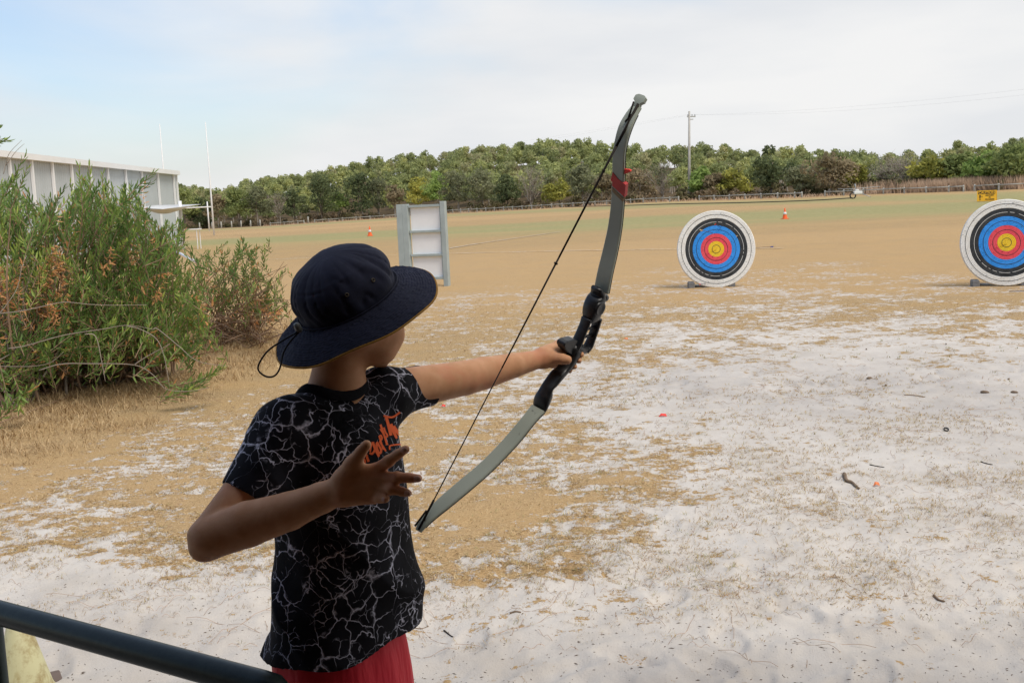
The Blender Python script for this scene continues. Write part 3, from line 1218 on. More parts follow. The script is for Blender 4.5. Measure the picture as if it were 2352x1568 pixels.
log_fence(616, 694, 'short fence section at far left, right of the bare tree trunks')
log_fence(719, 1558, 'longest fence section, passing behind the board and the bow')
log_fence(1606, 1842, 'fence section starting just right of the power pole')
log_fence(1895, 2213, 'brown fence section behind the irrigator and left of the caution sign')
log_fence(2238, 2420, 'fence section in tall dry grass behind the caution sign')
for px, lab in ((453, 'leftmost timber bollard, partly hidden by the bush'), (482, 'timber bollard directly behind the right goal post foot'),
                (503, 'timber bollard just right of the goal post'), (527, 'timber bollard second right of the goal post'),
                (549, 'timber bollard third right of the goal post'), (571, 'timber bollard fourth right of the goal post'),
                (593, 'timber bollard nearest the start of the rail fence'), (704, 'lone timber bollard in the gap between two fence sections')):
    p = GT2(px)
    mb = MB()
    mb.tube([(0, 0, -.3), (0, 0, 1.15), (0.01, 0, 1.22)], [.13, .12, .06], 8)
    o = mb.build('bollard', timber, None, True)
    o.location = p
    tag(o, lab, 'bollard', 'timber bollards left of the fence')

# ------------------------------------------------------------------ power pole and wires
pole_m = simple('concrete_pole', (0.45, 0.43, 0.39), .85, .2, .15, 2)
steel = simple('galvanised', (0.42, 0.43, 0.44), .5, .5, .1, 6, metal=.4)
blue_m = simple('blue_guard', (0.12, 0.27, 0.36), .6, .4, .1, 6)
pf = GT(1583, 460.5)
pd_ = float(np.dot(pf - CAM, Fv))
ptop = P(1579, 258, pd_)
root = empty('power_pole', pf)
tag(root, 'tall pale power pole with small crossarm standing at the field edge', 'power pole')
mb = MB()
H = ptop[2] - pf[2]
mb.tube([(0, 0, -.5), (ptop[0] - pf[0], 0, H)], [.21, .13], 12)
mb.build('pole', pole_m, root, True)
mb = MB()
mb.box((ptop[0] - pf[0] + .25, 0, H - .7), (1.1, .12, .14))
mb.box((ptop[0] - pf[0] + .25, 0, H - 1.05), (.5, .08, .1))
mb.build('crossarm', timber, root)
for dx in (-.2, .35, .72):
    mb = MB()
    mb.lathe([(.03, 0), (.07, .05), (.04, .1), (.07, .15), (.03, .24)], 8, Matrix.Translation((ptop[0] - pf[0] + dx, 0, H - .62)))
    mb.build('insulator', steel, root, True)
mb = MB()
mb.tube([(.62, -.2, -.1), (.28, -.1, 1.9)], [.07, .07], 8)
mb.build('stay_guard', blue_m, root, True)
wire_m = simple('wire', (0.30, 0.30, 0.30), .6, .3, 0, 1)
for k, (dx, pyl, pyr) in enumerate(((-.2, 352, 217), (.72, 362, 231))):
    a = Vector(ptop) + Vector((dx, 0, -.35))
    for side, (ex, ey, ed) in enumerate(((560, pyl + 58, 260), (2500, pyr - 30, 100))):
        b = Vector(P(ex, ey, ed))
        pts = []
        for i in range(25):
            t = i / 24
            q = a.lerp(b, t)
            q.z -= 4 * t * (1 - t) * (.6 + .1 * k)
            pts.append(q)
        mb = MB()
        mb.tube(pts, .0036, 4)
        o = mb.build('power_line', wire_m)
        tag(o, ['upper', 'lower'][k] + ' wire running ' + ['left from the power pole over the hill', 'right from the power pole across the sky'][side], 'wire', 'wires on the power pole')

# ------------------------------------------------------------------ goal posts
white_m = simple('white_paint', (0.78, 0.78, 0.77), .5, .4, .05, 5)
gb = GT(492, 541)
gd = float(np.dot(gb - CAM, Fv))
root = empty('goal_posts', gb)
tag(root, 'tall white rugby goal posts with crossbar behind the bush', 'goal posts')
ga = np.array(P(388, 545, gd * 1.0))
ga[2] = float(ground_z(ga[0], ga[1]))
off = Vector(ga - gb)
hgt = float(P(476, 283, gd)[2] - gb[2])
cross = float(P(490, 475, gd)[2] - gb[2])
for o_ in (Vector((0, 0, 0)), off):
    mb = MB()
    mb.tube([o_ + Vector((0, 0, -.2)), o_ + Vector((0, 0, cross + 1)), o_ + Vector((0, 0, hgt))], [.085, .075, .04], 10)
    mb.build('upright', white_m, root, True)
mb = MB()
mb.tube([Vector((0, 0, cross)), off + Vector((0, 0, cross))], .06, 10)
mb.build('crossbar', white_m, root, True)
# short stub goal further back
sb = GT(481, 531)
mb = MB()
mb.tube([(0, 0, -.2), (0, 0, float(P(481, 463, np.dot(sb - CAM, Fv))[2] - sb[2]))], .09, 10)
o = mb.build('short_post', white_m, None, True)
o.location = sb
tag(o, 'short white post standing just behind the right goal upright', 'post')

# ------------------------------------------------------------------ long grey shed
shed_m = NT('shed_sheeting', .5, .4)
shed_m.color(shed_m.ramp(shed_m.noise(shed_m.co(), .5, 3), [(0.3, (0.40, 0.44, 0.46)), (0.7, (0.47, 0.51, 0.53))]))
batt_m = simple('shed_batten', (0.80, 0.81, 0.82), .5, .4, .03, 1)
D_r, D_l = 66.0, 40.6
A_r, A_l = P(409, 500, D_r), P(-30, 500, D_l)
A_r[2] = A_l[2] = 0
gz = float(ground_z(A_r[0], A_r[1])) - .3
Hs = float(P(409, 401, D_r)[2])
dirv = Vector((A_r - A_l)).normalized()
L = float(np.linalg.norm(A_r - A_l))
nrm = Vector((-dirv.y, dirv.x, 0))
if nrm.dot(Vector(A_l)) > 0:
    nrm = -nrm                           # towards the field
root = empty('shed', (A_l[0], A_l[1], gz))
tag(root, 'long pale grey metal shed with white battens and white roof edge', 'shed')
ang = math.atan2(dirv.y, dirv.x)
Rz = Matrix.Rotation(ang, 3, 'Z')
HH = Hs - gz
# batten positions seen along the wall
bx = [18, 69, 116, 160, 203, 243, 284, 321, 358, 394, 409]
ts = [0.0]
for b in bx:
    r_ = ray(b, 400)
    # intersection of the view ray (plan) with the wall line
    M2 = np.array([[r_[0], -dirv.x], [r_[1], -dirv.y]])
    s_ = np.linalg.solve(M2, np.array([A_l[0], A_l[1]]))
    ts.append(float(s_[1]))
ts[-1] = L
for i in range(len(ts) - 1):
    a, b = ts[i], ts[i + 1]
    n = max(4, int((b - a) / .22))
    vs, fs = [], []
    for k in range(n * 4 + 1):
        u = a + (b - a) * k / (n * 4)
        off_ = (0.0, 0.0, .035, .035)[k % 4]
        q = dirv * u + nrm * off_
        vs += [(q.x, q.y, 0), (q.x, q.y, HH)]
    for k in range(n * 4):
        fs.append((2 * k, 2 * k + 2, 2 * k + 3, 2 * k + 1))
    link(bpy.data.objects.new('wall_panel', make_mesh('wall_panel', vs, fs, shed_m.mat)), root)
for t_ in ts[1:]:
    mb = MB()
    q = dirv * t_ + nrm * .10
    mb.box((q.x, q.y, HH / 2), (.13, .10, HH), Rz)
    mb.build('batten', batt_m, root)
mb = MB()
q = dirv * (L / 2) + nrm * .14
mb.box((q.x, q.y, HH + .08), (L + .3, .3, .24), Rz)
mb.build('fascia', batt_m, root)
mb = MB()
back = -nrm * 14
c0, c1 = Vector((0, 0, HH)), dirv * L + Vector((0, 0, HH))
mb.add([c0, c1, c1 + back, c0 + back], [(0, 1, 2, 3)])
mb.build('roof', batt_m, root)
mb = MB()
e0, e1 = dirv * L, dirv * L + back
mb.add([e0, e1, e1 + Vector((0, 0, HH)), e0 + Vector((0, 0, HH))], [(0, 1, 2, 3)])
mb.build('end_wall', shed_m.mat, root)
# shade sail and tables at the end of the shed
sail_m = simple('shade_cloth', (0.62, 0.64, 0.66), .6, .3, .05, 2)
sd = 55.0
s1, s2, s3, s4 = [Vector(P(*q)) for q in ((318, 478, 52), (372, 481, 50), (461, 470, 58), (352, 472, 60))]
root = empty('shade_sail', (s1.x, s1.y, 0))
tag(root, 'grey pointed shade sail on white posts beside the shed', 'shade sail')
vs, fs = [], []
N_ = 8
for i in range(N_ + 1):
    for j in range(N_ + 1):
        u, v2 = i / N_, j / N_
        q = (s1 * (1 - u) + s2 * u) * (1 - v2) + (s4 * (1 - u) + s3 * u) * v2
        q = q - Vector((0, 0, .35 * math.sin(math.pi * u) * math.sin(math.pi * v2)))
        vs.append(q - Vector(root.location))
for i in range(N_):
    for j in range(N_):
        k = i * (N_ + 1) + j
        fs.append((k, k + 1, k + N_ + 2, k + N_ + 1))
so = link(bpy.data.objects.new('sail', make_mesh('sail', vs, fs, sail_m, True)), root)
md = so.modifiers.new('t', 'SOLIDIFY')
md.thickness = .02
for q in ((323, 479, 52), (413, 466, 57.5)):
    p = Vector(P(*q)) - Vector(root.location)
    mb = MB()
    mb.tube([(p.x, p.y, -.3), (p.x, p.y, p.z + .1)], .09, 10)
    mb.build('post', batt_m, root, True)
for k, (px, lab) in enumerate(((378, 'white folding table under the shade sail, nearer the shed'), (420, 'white folding table under the shade sail, nearer the goal posts'))):
    p = P(px, 490, 56)
    root = empty('table', (p[0], p[1], float(ground_z(p[0], p[1]))))
    tag(root, lab, 'table', 'white tables beside the shed')
    mb = MB()
    mb.box((0, 0, 1.0), (1.6, .7, .06), bev=.01)
    mb.build('table_top', batt_m, root)
    for sx in (-.7, .7):
        for sy in (-.28, .28):
            mb = MB()
            mb.tube([(sx, sy, 0), (sx, sy, .98)], .025, 6)
            mb.build('leg', batt_m, root)
# fallen white pole half hidden in the bush
mb = MB()
a, b = Vector(P(405, 578, 18)), Vector(P(452, 602, 16.5))
mb.tube([a, b], .022, 8)
o = mb.build('white_pole', batt_m, None, True)
tag(o, 'thin white pole slanting behind the bush, lower than the goal posts', 'pole')

# ------------------------------------------------------------------ traffic cones on the field
orange_m = simple('cone_orange', (0.85, 0.13, 0.02), .5, .4, .05, 8)
refl_m = simple('cone_white', (0.72, 0.72, 0.70), .4, .5, .03, 8)
black_m = simple('rubber_black', (0.03, 0.03, 0.03), .7, .3, .1, 8)


def traffic_cone(px, py, h, label):
    g = GT(px, py)
    root = empty('traffic_cone', g, .3)
    tag(root, label, 'traffic cone', 'orange traffic cones on the field')
    mb = MB()
    mb.lathe([(h * .235, .03), (h * .225, .05), (h * .12, h * .52), (h * .045, h * .97), (h * .02, h)], 20)
    mb.build('body', orange_m, root, True)
    mb = MB()
    mb.lathe([(h * .153, h * .40), (h * .1, h * .62), ], 20)
    s = mb.build('white_band', refl_m, root, True)
    s.modifiers.new('t', 'SOLIDIFY').offset = 1
    s.modifiers['t'].thickness = .012
    mb = MB()
    mb.box((0, 0, .018), (h * .56, h * .56, .036), bev=.01)
    mb.build('base', orange_m, root)


traffic_cone(850, 542, .60, 'orange traffic cone left of the white board')
traffic_cone(1803, 503, .63, 'orange traffic cone right of the nearer full target face')

# ------------------------------------------------------------------ wheeled irrigator and hose
g = GT(1964, 456.5)
root = empty('irrigator', g)
root.scale = (.72, .72, .72)
tag(root, 'small wheeled field irrigator with a white body at the end of a dark hose', 'irrigator')
mb = MB()
Mr = Matrix.Translation((-.28, 0, .42)) @ Matrix.Rotation(math.pi / 2, 4, 'X')
mb.lathe([(.42, -.09), (.42, .09), (.3, .11), (.3, -.11), (.42, -.09)], 20, Mr)
mb.build('wheel', black_m, root, True)
mb = MB()
mb.box((.35, 0, .75), (1.1, .5, .42), bev=.08)
mb.box((.25, 0, 1.05), (.5, .4, .25), bev=.06)
mb.build('body', refl_m, root)
mb = MB()
mb.tube([(-2.2, 0, 1.32), (0, 0, 1.28), (3.2, 0, 1.42)], .04, 6)
mb.tube([(0.1, 0, 1.1), (0.0, 0, 1.9)], .06, 6)
mb.build('spray_boom', steel, root, True)
mb = MB()
mb.tube([(1.0, .2, .6), (1.9, .2, .2), (2.1, .2, .15)], .05, 6)
mb.build('drawbar', steel, root, True)
pts = [GT(*q) + np.array([0, 0, .06]) for q in ((1200, 478), (1400, 474), (1560, 469.5), (1700, 467), (1820, 463.5), (1900, 460), (1958, 456))]
mb = MB()
mb.tube(catmull(pts, 10), .05, 6)
o = mb.build('hose', black_m, None, True)
tag(o, 'long black hose lying across the far field to the irrigator', 'hose')

# ------------------------------------------------------------------ caution sign
sy_m = simple('sign_yellow', (0.86, 0.46, 0.02), .5, .4, .05, 3)
sb_m = simple('sign_black', (0.025, 0.022, 0.02), .6, .3, .05, 3)
g = GT(2266, 463)
gdp = float(np.dot(g - CAM, Fv))
sw, sh = 41 / FPX * gdp, 24.5 / FPX * gdp
root = empty('caution_sign', g, math.radians(-26))
tag(root, 'yellow CAUTION ARCHERY IN PROGRESS sign standing on the field above the right target', 'sign')
tilt = Matrix.Rotation(math.radians(-9), 3, 'X')


def spos(u, w, out=0.0):
    return tilt @ Vector((u * sw, -out, w * sh)) + Vector((0, -.0, .03))


mb = MB()
c = spos(0, .5, 0)
mb.box(c, (sw, .03, sh), tilt, bev=.008)
mb.build('face_panel', sy_m, root)
mb = MB()
t2 = Matrix.Rotation(math.radians(9), 3, 'X')
mb.box(t2 @ Vector((.02, .0, .5 * sh)) + Vector((0, .33, .03)), (sw * 1.02, .03, sh), t2, bev=.008)
mb.build('back_panel', sy_m, root)
mb = MB()
mb.box(spos(0, .79, .018), (sw * .88, .006, sh * .27), tilt)
mb.build('black_band', sb_m, root)


def sign_text(txt, u, w, size, mat, out=.024):
    cu = bpy.data.curves.new('lettering', 'FONT')
    cu.body = txt
    cu.align_x = 'CENTER'
    cu.align_y = 'CENTER'
    cu.size = size
    cu.extrude = .003
    cu.offset = size * .022
    cu.materials.append(mat)
    tmp = bpy.data.objects.new('tmp_text', cu)
    COL.objects.link(tmp)
    bpy.context.view_layer.update()
    me = bpy.data.meshes.new_from_object(tmp.evaluated_get(bpy.context.evaluated_depsgraph_get()))
    bpy.data.objects.remove(tmp)
    o = bpy.data.objects.new('lettering', me)
    link(o, root)
    o.location = spos(u, w, out)
    o.rotation_euler = (math.radians(90 - 9), 0, 0)
    return o


sign_text('CAUTION', 0, .79, sh * .31, sy_m, .028)
sign_text('ARCHERY', .16, .53, sh * .17, sb_m)
sign_text('IN', .16, .345, sh * .16, sb_m)
sign_text('PROGRESS', .16, .15, sh * .17, sb_m)
mb = MB()
for (u0, w0, u1, w1, wd) in ((-.34, .30, -.34, .46, .055), (-.34, .30, -.38, .1, .03), (-.34, .30, -.30, .1, .03), (-.34, .42, -.24, .44, .022),
                             (-.34, .42, -.40, .38, .022), (-.24, .52, -.22, .44, .012), (-.22, .44, -.24, .34, .012), (-.20, .44, -.40, .44, .01)):
    a, b = spos(u0, w0, .02), spos(u1, w1, .02)
    dd = b - a
    Mx = dd.to_track_quat('Z', 'Y').to_matrix()
    mb.box((a + b) / 2, (wd * sw, .008, dd.length), Mx)
mb.lathe([(0, -.004), (.045 * sw, 0), (0, .004)], 10, Matrix.Translation(spos(-.34, .52, .02)) @ Matrix.Rotation(math.pi / 2, 4, 'X'))
mb.build('archer_pictogram', sb_m, root)

# ------------------------------------------------------------------ archery targets
def paint(name, c):
    m = NT(name, .9, .15)
    v = m.co()
    # strands of the coiled rope with nicks where arrows have cut the paint
    sx = m.new('ShaderNodeSeparateXYZ')
    m.l.new(v, sx.inputs[0])
    nick = m.noise(m.co('Object', (26, 26, 120)), 1.0, 2, .5)
    nk = m.sstep(nick, .62, .66)
    worn = m.noise(v, 7, 5, .7)
    dark = tuple(x * .22 for x in c)
    lite = tuple(min(.8, x * 1.12 + .03) for x in c)
    col = m.mix(m.sstep(worn, .35, .75), c, lite)
    m.color(m.mix(m.math('MULTIPLY', nk, .75), col, dark))
    m.bump(m.noise(v, 160, 2), .3, .004)
    return m.mat


T_WHITE = paint('ring_white', (0.74, 0.72, 0.66))
T_BLACK = paint('ring_black', (0.035, 0.038, 0.04))
T_BLUE = paint('ring_blue', (0.035, 0.26, 0.72))
T_RED = paint('ring_red', (0.72, 0.075, 0.10))
T_GOLD = paint('ring_gold', (0.78, 0.50, 0.03))
T_LINE = simple('ring_line', (0.05, 0.05, 0.05), .9, .1)
T_LINEW = simple('ring_line_white', (0.6, 0.6, 0.57), .9, .1)
foot_m = simple('target_foot', (0.17, 0.17, 0.17), .8, .2, .3, 8)


def coil(r0, r1, face=0.0, side=None):
    """profile of coiled rope: ridges between radii r1 (outer) and r0 (inner)"""
    n = max(1, round((r1 - r0) / .0225))
    prof = []
    for i in range(n):
        a, b = r1 + (r0 - r1) * i / n, r1 + (r0 - r1) * (i + 1) / n
        prof += [(a, face + .002), (a + (b - a) * .25, face + .0075), (a + (b - a) * .7, face + .0075)]
    prof.append((r0, face + .002))
    return prof


def archery_target(cpx, cpy, d, R, yaw, tilt_b, label):
    c = Vector(P(cpx, cpy, d))
    root = empty('archery_target', (c.x, c.y, float(ground_z(c.x, c.y))), yaw)
    tag(root, label, 'archery target', 'round archery targets on the field')
    cz = c.z - root.location.z
    M = Matrix.Translation((0, 0, cz)) @ Matrix.Rotation(math.pi / 2 - tilt_b, 4, 'X')
    for nm, r0, r1, mt in (('white_ring', .8, 1.0, T_WHITE), ('black_ring', .61, .8, T_BLACK), ('blue_ring', .40, .61, T_BLUE),
                           ('red_ring', .205, .40, T_RED), ('gold_centre', .0, .205, T_GOLD)):
        mb = MB()
        pr = coil(r0 * R, r1 * R)
        if r1 == 1.0:
            pr = [(R * .99, -.085), (R * 1.01, -.07), (R * 1.012, -.045), (R * .998, -.04), (R * 1.012, -.035), (R * 1.01, -.012)] + pr
        mb.lathe(pr, 96, M)
        mb.build(nm, mt, root, True)
    mb = MB()
    mb.lathe([(.001, -.09), (R * .99, -.085)], 64, M)
    mb.build('back', T_WHITE, root, True)
    for f, mt in ((.9, T_LINE), (.705, T_LINEW), (.51, T_LINE), (.30, T_LINE), (.105, T_LINE)):
        mb = MB()
        seg = 90
        vs, fs = [], []
        rs = random.Random(int(f * 100))
        for k in range(seg):
            if mt is T_LINEW and rs.random() < .12:
                continue
            b = len(vs)
            for kk in (k, k + 1):
                a = 2 * math.pi * kk / seg
                for rad in (f * R - .0032, f * R + .0032):
                    vs.append(M @ Vector((rad * math.cos(a), rad * math.sin(a), .0105)))
            fs.append((b, b + 1, b + 3, b + 2))
        mb.add(vs, fs)
        mb.build('scoring_line', mt, root)
    for sx in (-.42, .24):
        mb = MB()
        mb.box((sx, .05, .035), (.11, .22, .13), bev=.015)
        mb.build('foot', foot_m, root)
    mb = MB()
    mb.tube([(-.45, .12, .02), (.3, .12, .02)], .02, 8)
    mb.build('stand_bar', steel, root, True)
    mb = MB()
    mb.tube([(-.1, .1, cz + .3), (-.1, .75, .0)], .02, 8)
    mb.build('stand_leg', steel, root, True)
    return root, M


tg1, M1 = archery_target(1645, 572, 18.15, 88 / FPX * 18.15, math.radians(-6), math.radians(6),
                         'whole round target with arrows stuck in it, left of the other target')
tg2, M2_ = archery_target(2312, 557, 16.1, 98.5 / FPX * 16.1, math.radians(-16), math.radians(6),
                          'larger round target cut by the right border of the view')

# ------------------------------------------------------------------ arrows
shaft_m = simple('arrow_shaft', (0.04, 0.04, 0.09), .4, .4, .05, 9)
fl_red = simple('fletch_red', (0.75, 0.06, 0.05), .5, .3, .05, 9)
fl_green = simple('fletch_green', (0.08, 0.40, 0.22), .5, .3, .05, 9)
fl_blue = simple('fletch_blue', (0.04, 0.10, 0.50), .5, .3, .05, 9)
fl_yel = simple('fletch_yellow', (0.75, 0.55, 0.25), .5, .3, .05, 9)


def arrow(nock, tip, fm, label, L=.72, r=.0045):
    a, b = Vector(nock), Vector(tip)
    dr = (b - a).normalized()
    root = empty('arrow', a)
    tag(root, label, 'arrow', 'arrows on the range')
    mb = MB()
    mb.tube([Vector((0, 0, 0)), b - a], r, 6)
    mb.build('shaft', shaft_m, root, True)
    side = dr.cross(Vector((0, 0, 1))).normalized()
    up2 = side.cross(dr)
    for k in range(3):
        an = 2 * math.pi * k / 3 + .3
        o_ = side * math.cos(an) + up2 * math.sin(an)
        mb = MB()
        w_ = dr.cross(o_) * .0012
        p = [dr * .03, dr * .045 + o_ * .022, dr * .11 + o_ * .012, dr * .13]
        mb.add([q + w_ for q in p] + [q - w_ for q in p], [(0, 1, 2, 3), (7, 6, 5, 4), (0, 4, 5, 1), (1, 5, 6, 2), (2, 6, 7, 3)])
        mb.build('vane', fm, root)
    mb = MB()
    mb.tube([-dr * .015, dr * .005], r * 1.3, 6)
    mb.build('nock', fl_green if fm is fl_red else fl_yel, root)


def tface(px, py):
    """point on the first target's face"""
    Mw = tg1.matrix_basis @ M1 if False else Matrix.Translation(tg1.location) @ Matrix.Rotation(tg1.rotation_euler.z, 4, 'Z') @ M1
    o_ = Mw @ Vector((0, 0, .01))
    n_ = (Mw.to_3x3() @ Vector((0, 0, 1)))
    r_ = Vector(ray(px, py))
    t_ = (o_ - Vector(CAM)).dot(n_) / r_.dot(n_)
    return Vector(CAM) + r_ * t_


def z5(x, y):
    return (1522 + x * .15386, 448 + y * .15386)


for (nx, ny, tx, ty, fm, lab) in ((560, 520, 745, 568, fl_yel, 'arrow stuck in the blue ring slanting down to the right'),
                                  (770, 425, 868, 487, fl_red, 'arrow with red and green fletching in the top of the black ring'),
                                  (1105, 610, 1118, 622, fl_yel, 'arrow seen end on at the right edge of the blue ring'),
                                  (545, 1332, 645, 1318, fl_red, 'arrow low in the white ring near the target foot')):
    tip = tface(*z5(tx, ty))
    dd = float(np.dot(np.array(tip) - CAM, Fv))
    arrow(P(*z5(nx, ny), dd - .55), tip, fm, lab)
g0, g1_ = GT(1779, 568.5), GT(1735, 570)
arrow(np.array(g0) + [0, 0, .03], np.array(g1_) + [0, 0, .01], fl_blue, 'arrow lying on the field just right of the whole target')
g0, g1_ = GT(2318, 671), GT(2360, 671.5)
arrow(np.array(g1_) + [0.15, 0, .02], np.array(g0) + [0, 0, .01], fl_blue, 'dark arrow lying on the sand below the larger target')
g0, g1_ = GT(2264, 640 + 55), GT(2254, 640 + 37)

# ------------------------------------------------------------------ white board in a timber frame
fr_m = simple('frame_timber', (0.36, 0.41, 0.40), .85, .15, .1, 5, dirt=(0.27, 0.31, 0.30))
wp_m = simple('white_board', (0.84, 0.84, 0.83), .7, .3, .03, 3, dirt=(0.76, 0.76, 0.74))


def z4(x, y):
    return ((1500 + x / 3.136) / 1.741, (700 + y / 3.136) / 1.741)


bd = 21.0
bl = GT(*z4(400, 1345))
br = GT(*z4(905, 1390))
bl = P(*z4(455, 1345), float(np.dot(br - CAM, Fv)) + .25)
bl[2] = float(ground_z(bl[0], bl[1]))
root = empty('board_frame', bl, math.atan2(br[1] - bl[1], br[0] - bl[0]))
tag(root, 'weathered grey timber frame holding three white panels, standing on the field', 'board')
Wd = float(np.linalg.norm((br - bl)[:2]))
Ht = float(P(*z4(850, 325), np.dot(br - CAM, Fv))[2] - br[2])
lw = .17
for nm, cx, wd, hh in (('post', -.155, .12, Ht * .985), ('post', -.035, .118, Ht * .985), ('post', Wd, .10, Ht)):
    mb = MB()
    mb.box((cx, 0, hh / 2 - .05), (wd, .11, hh + .1), bev=.006)
    mb.build(nm, fr_m, root)
mb = MB()
mb.box((Wd - .075, .045, Ht / 2 + .05), (.04, .05, Ht - .25), bev=.004)
mb.build('inner_batten', fr_m, root)
zs = [Ht * .955, Ht * .655, Ht * .375, Ht * .10]
for z_ in zs:
    mb = MB()
    mb.box(((Wd + .0) / 2, -.002, z_), (Wd - .07, .075, .048), bev=.004)
    mb.build('crossbar', fr_m, root)
for i in range(3):
    mb = MB()
    mb.box((Wd / 2 - .01, .035, (zs[i] + zs[i + 1]) / 2), (Wd - .12, .012, zs[i] - zs[i + 1] - .046))
    mb.build('panel', wp_m, root)

# ------------------------------------------------------------------ bushes on the left
def point_in_poly(x, y, poly):
    ins = False
    j = len(poly) - 1
    for i in range(len(poly)):
        if (poly[i][1] > y) != (poly[j][1] > y) and x < (poly[j][0] - poly[i][0]) * (y - poly[i][1]) / (poly[j][1] - poly[i][1]) + poly[i][0]:
            ins = not ins
        j = i
    return ins


bl_m = NT('bush_leaf', .55, .35)
t = bl_m.attr('tint')
leafy(bl_m, bl_m.ramp(t, [(0, (0.05, 0.088, 0.026)), (0.35, (0.088, 0.145, 0.036)), (0.62, (0.15, 0.21, 0.05)), (0.80, (0.28, 0.34, 0.075)), (0.83, (0.34, 0.15, 0.055)), (1.0, (0.52, 0.29, 0.13))]), .4, 1.75)
twig_m = simple('twig', (0.30, 0.20, 0.13), .8, .2, .25, 9)
pale_twig_m = simple('pale_twig', (0.30, 0.25, 0.20), .8, .2, .15, 9)


def leaf_geo(p, d, side, L, w):
    """a folded lance leaf: 6 verts, 4 quads->tris"""
    n = d.cross(side).normalized()
    a = p + d * L * .35 + side * w + n * w * .35
    b = p + d * L * .35 - side * w + n * w * .35
    c = p + d * L * .72 + side * w * .8 + n * w * .28 - n * L * .03
    e = p + d * L * .72 - side * w * .8 + n * w * .28 - n * L * .03
    m1 = p + d * L * .35
    tip = p + d * L - n * L * .10
    return [p, a, m1, b, c, e, tip], [(0, 2, 1), (0, 3, 2), (1, 2, 6, 4), (2, 3, 5, 6)]


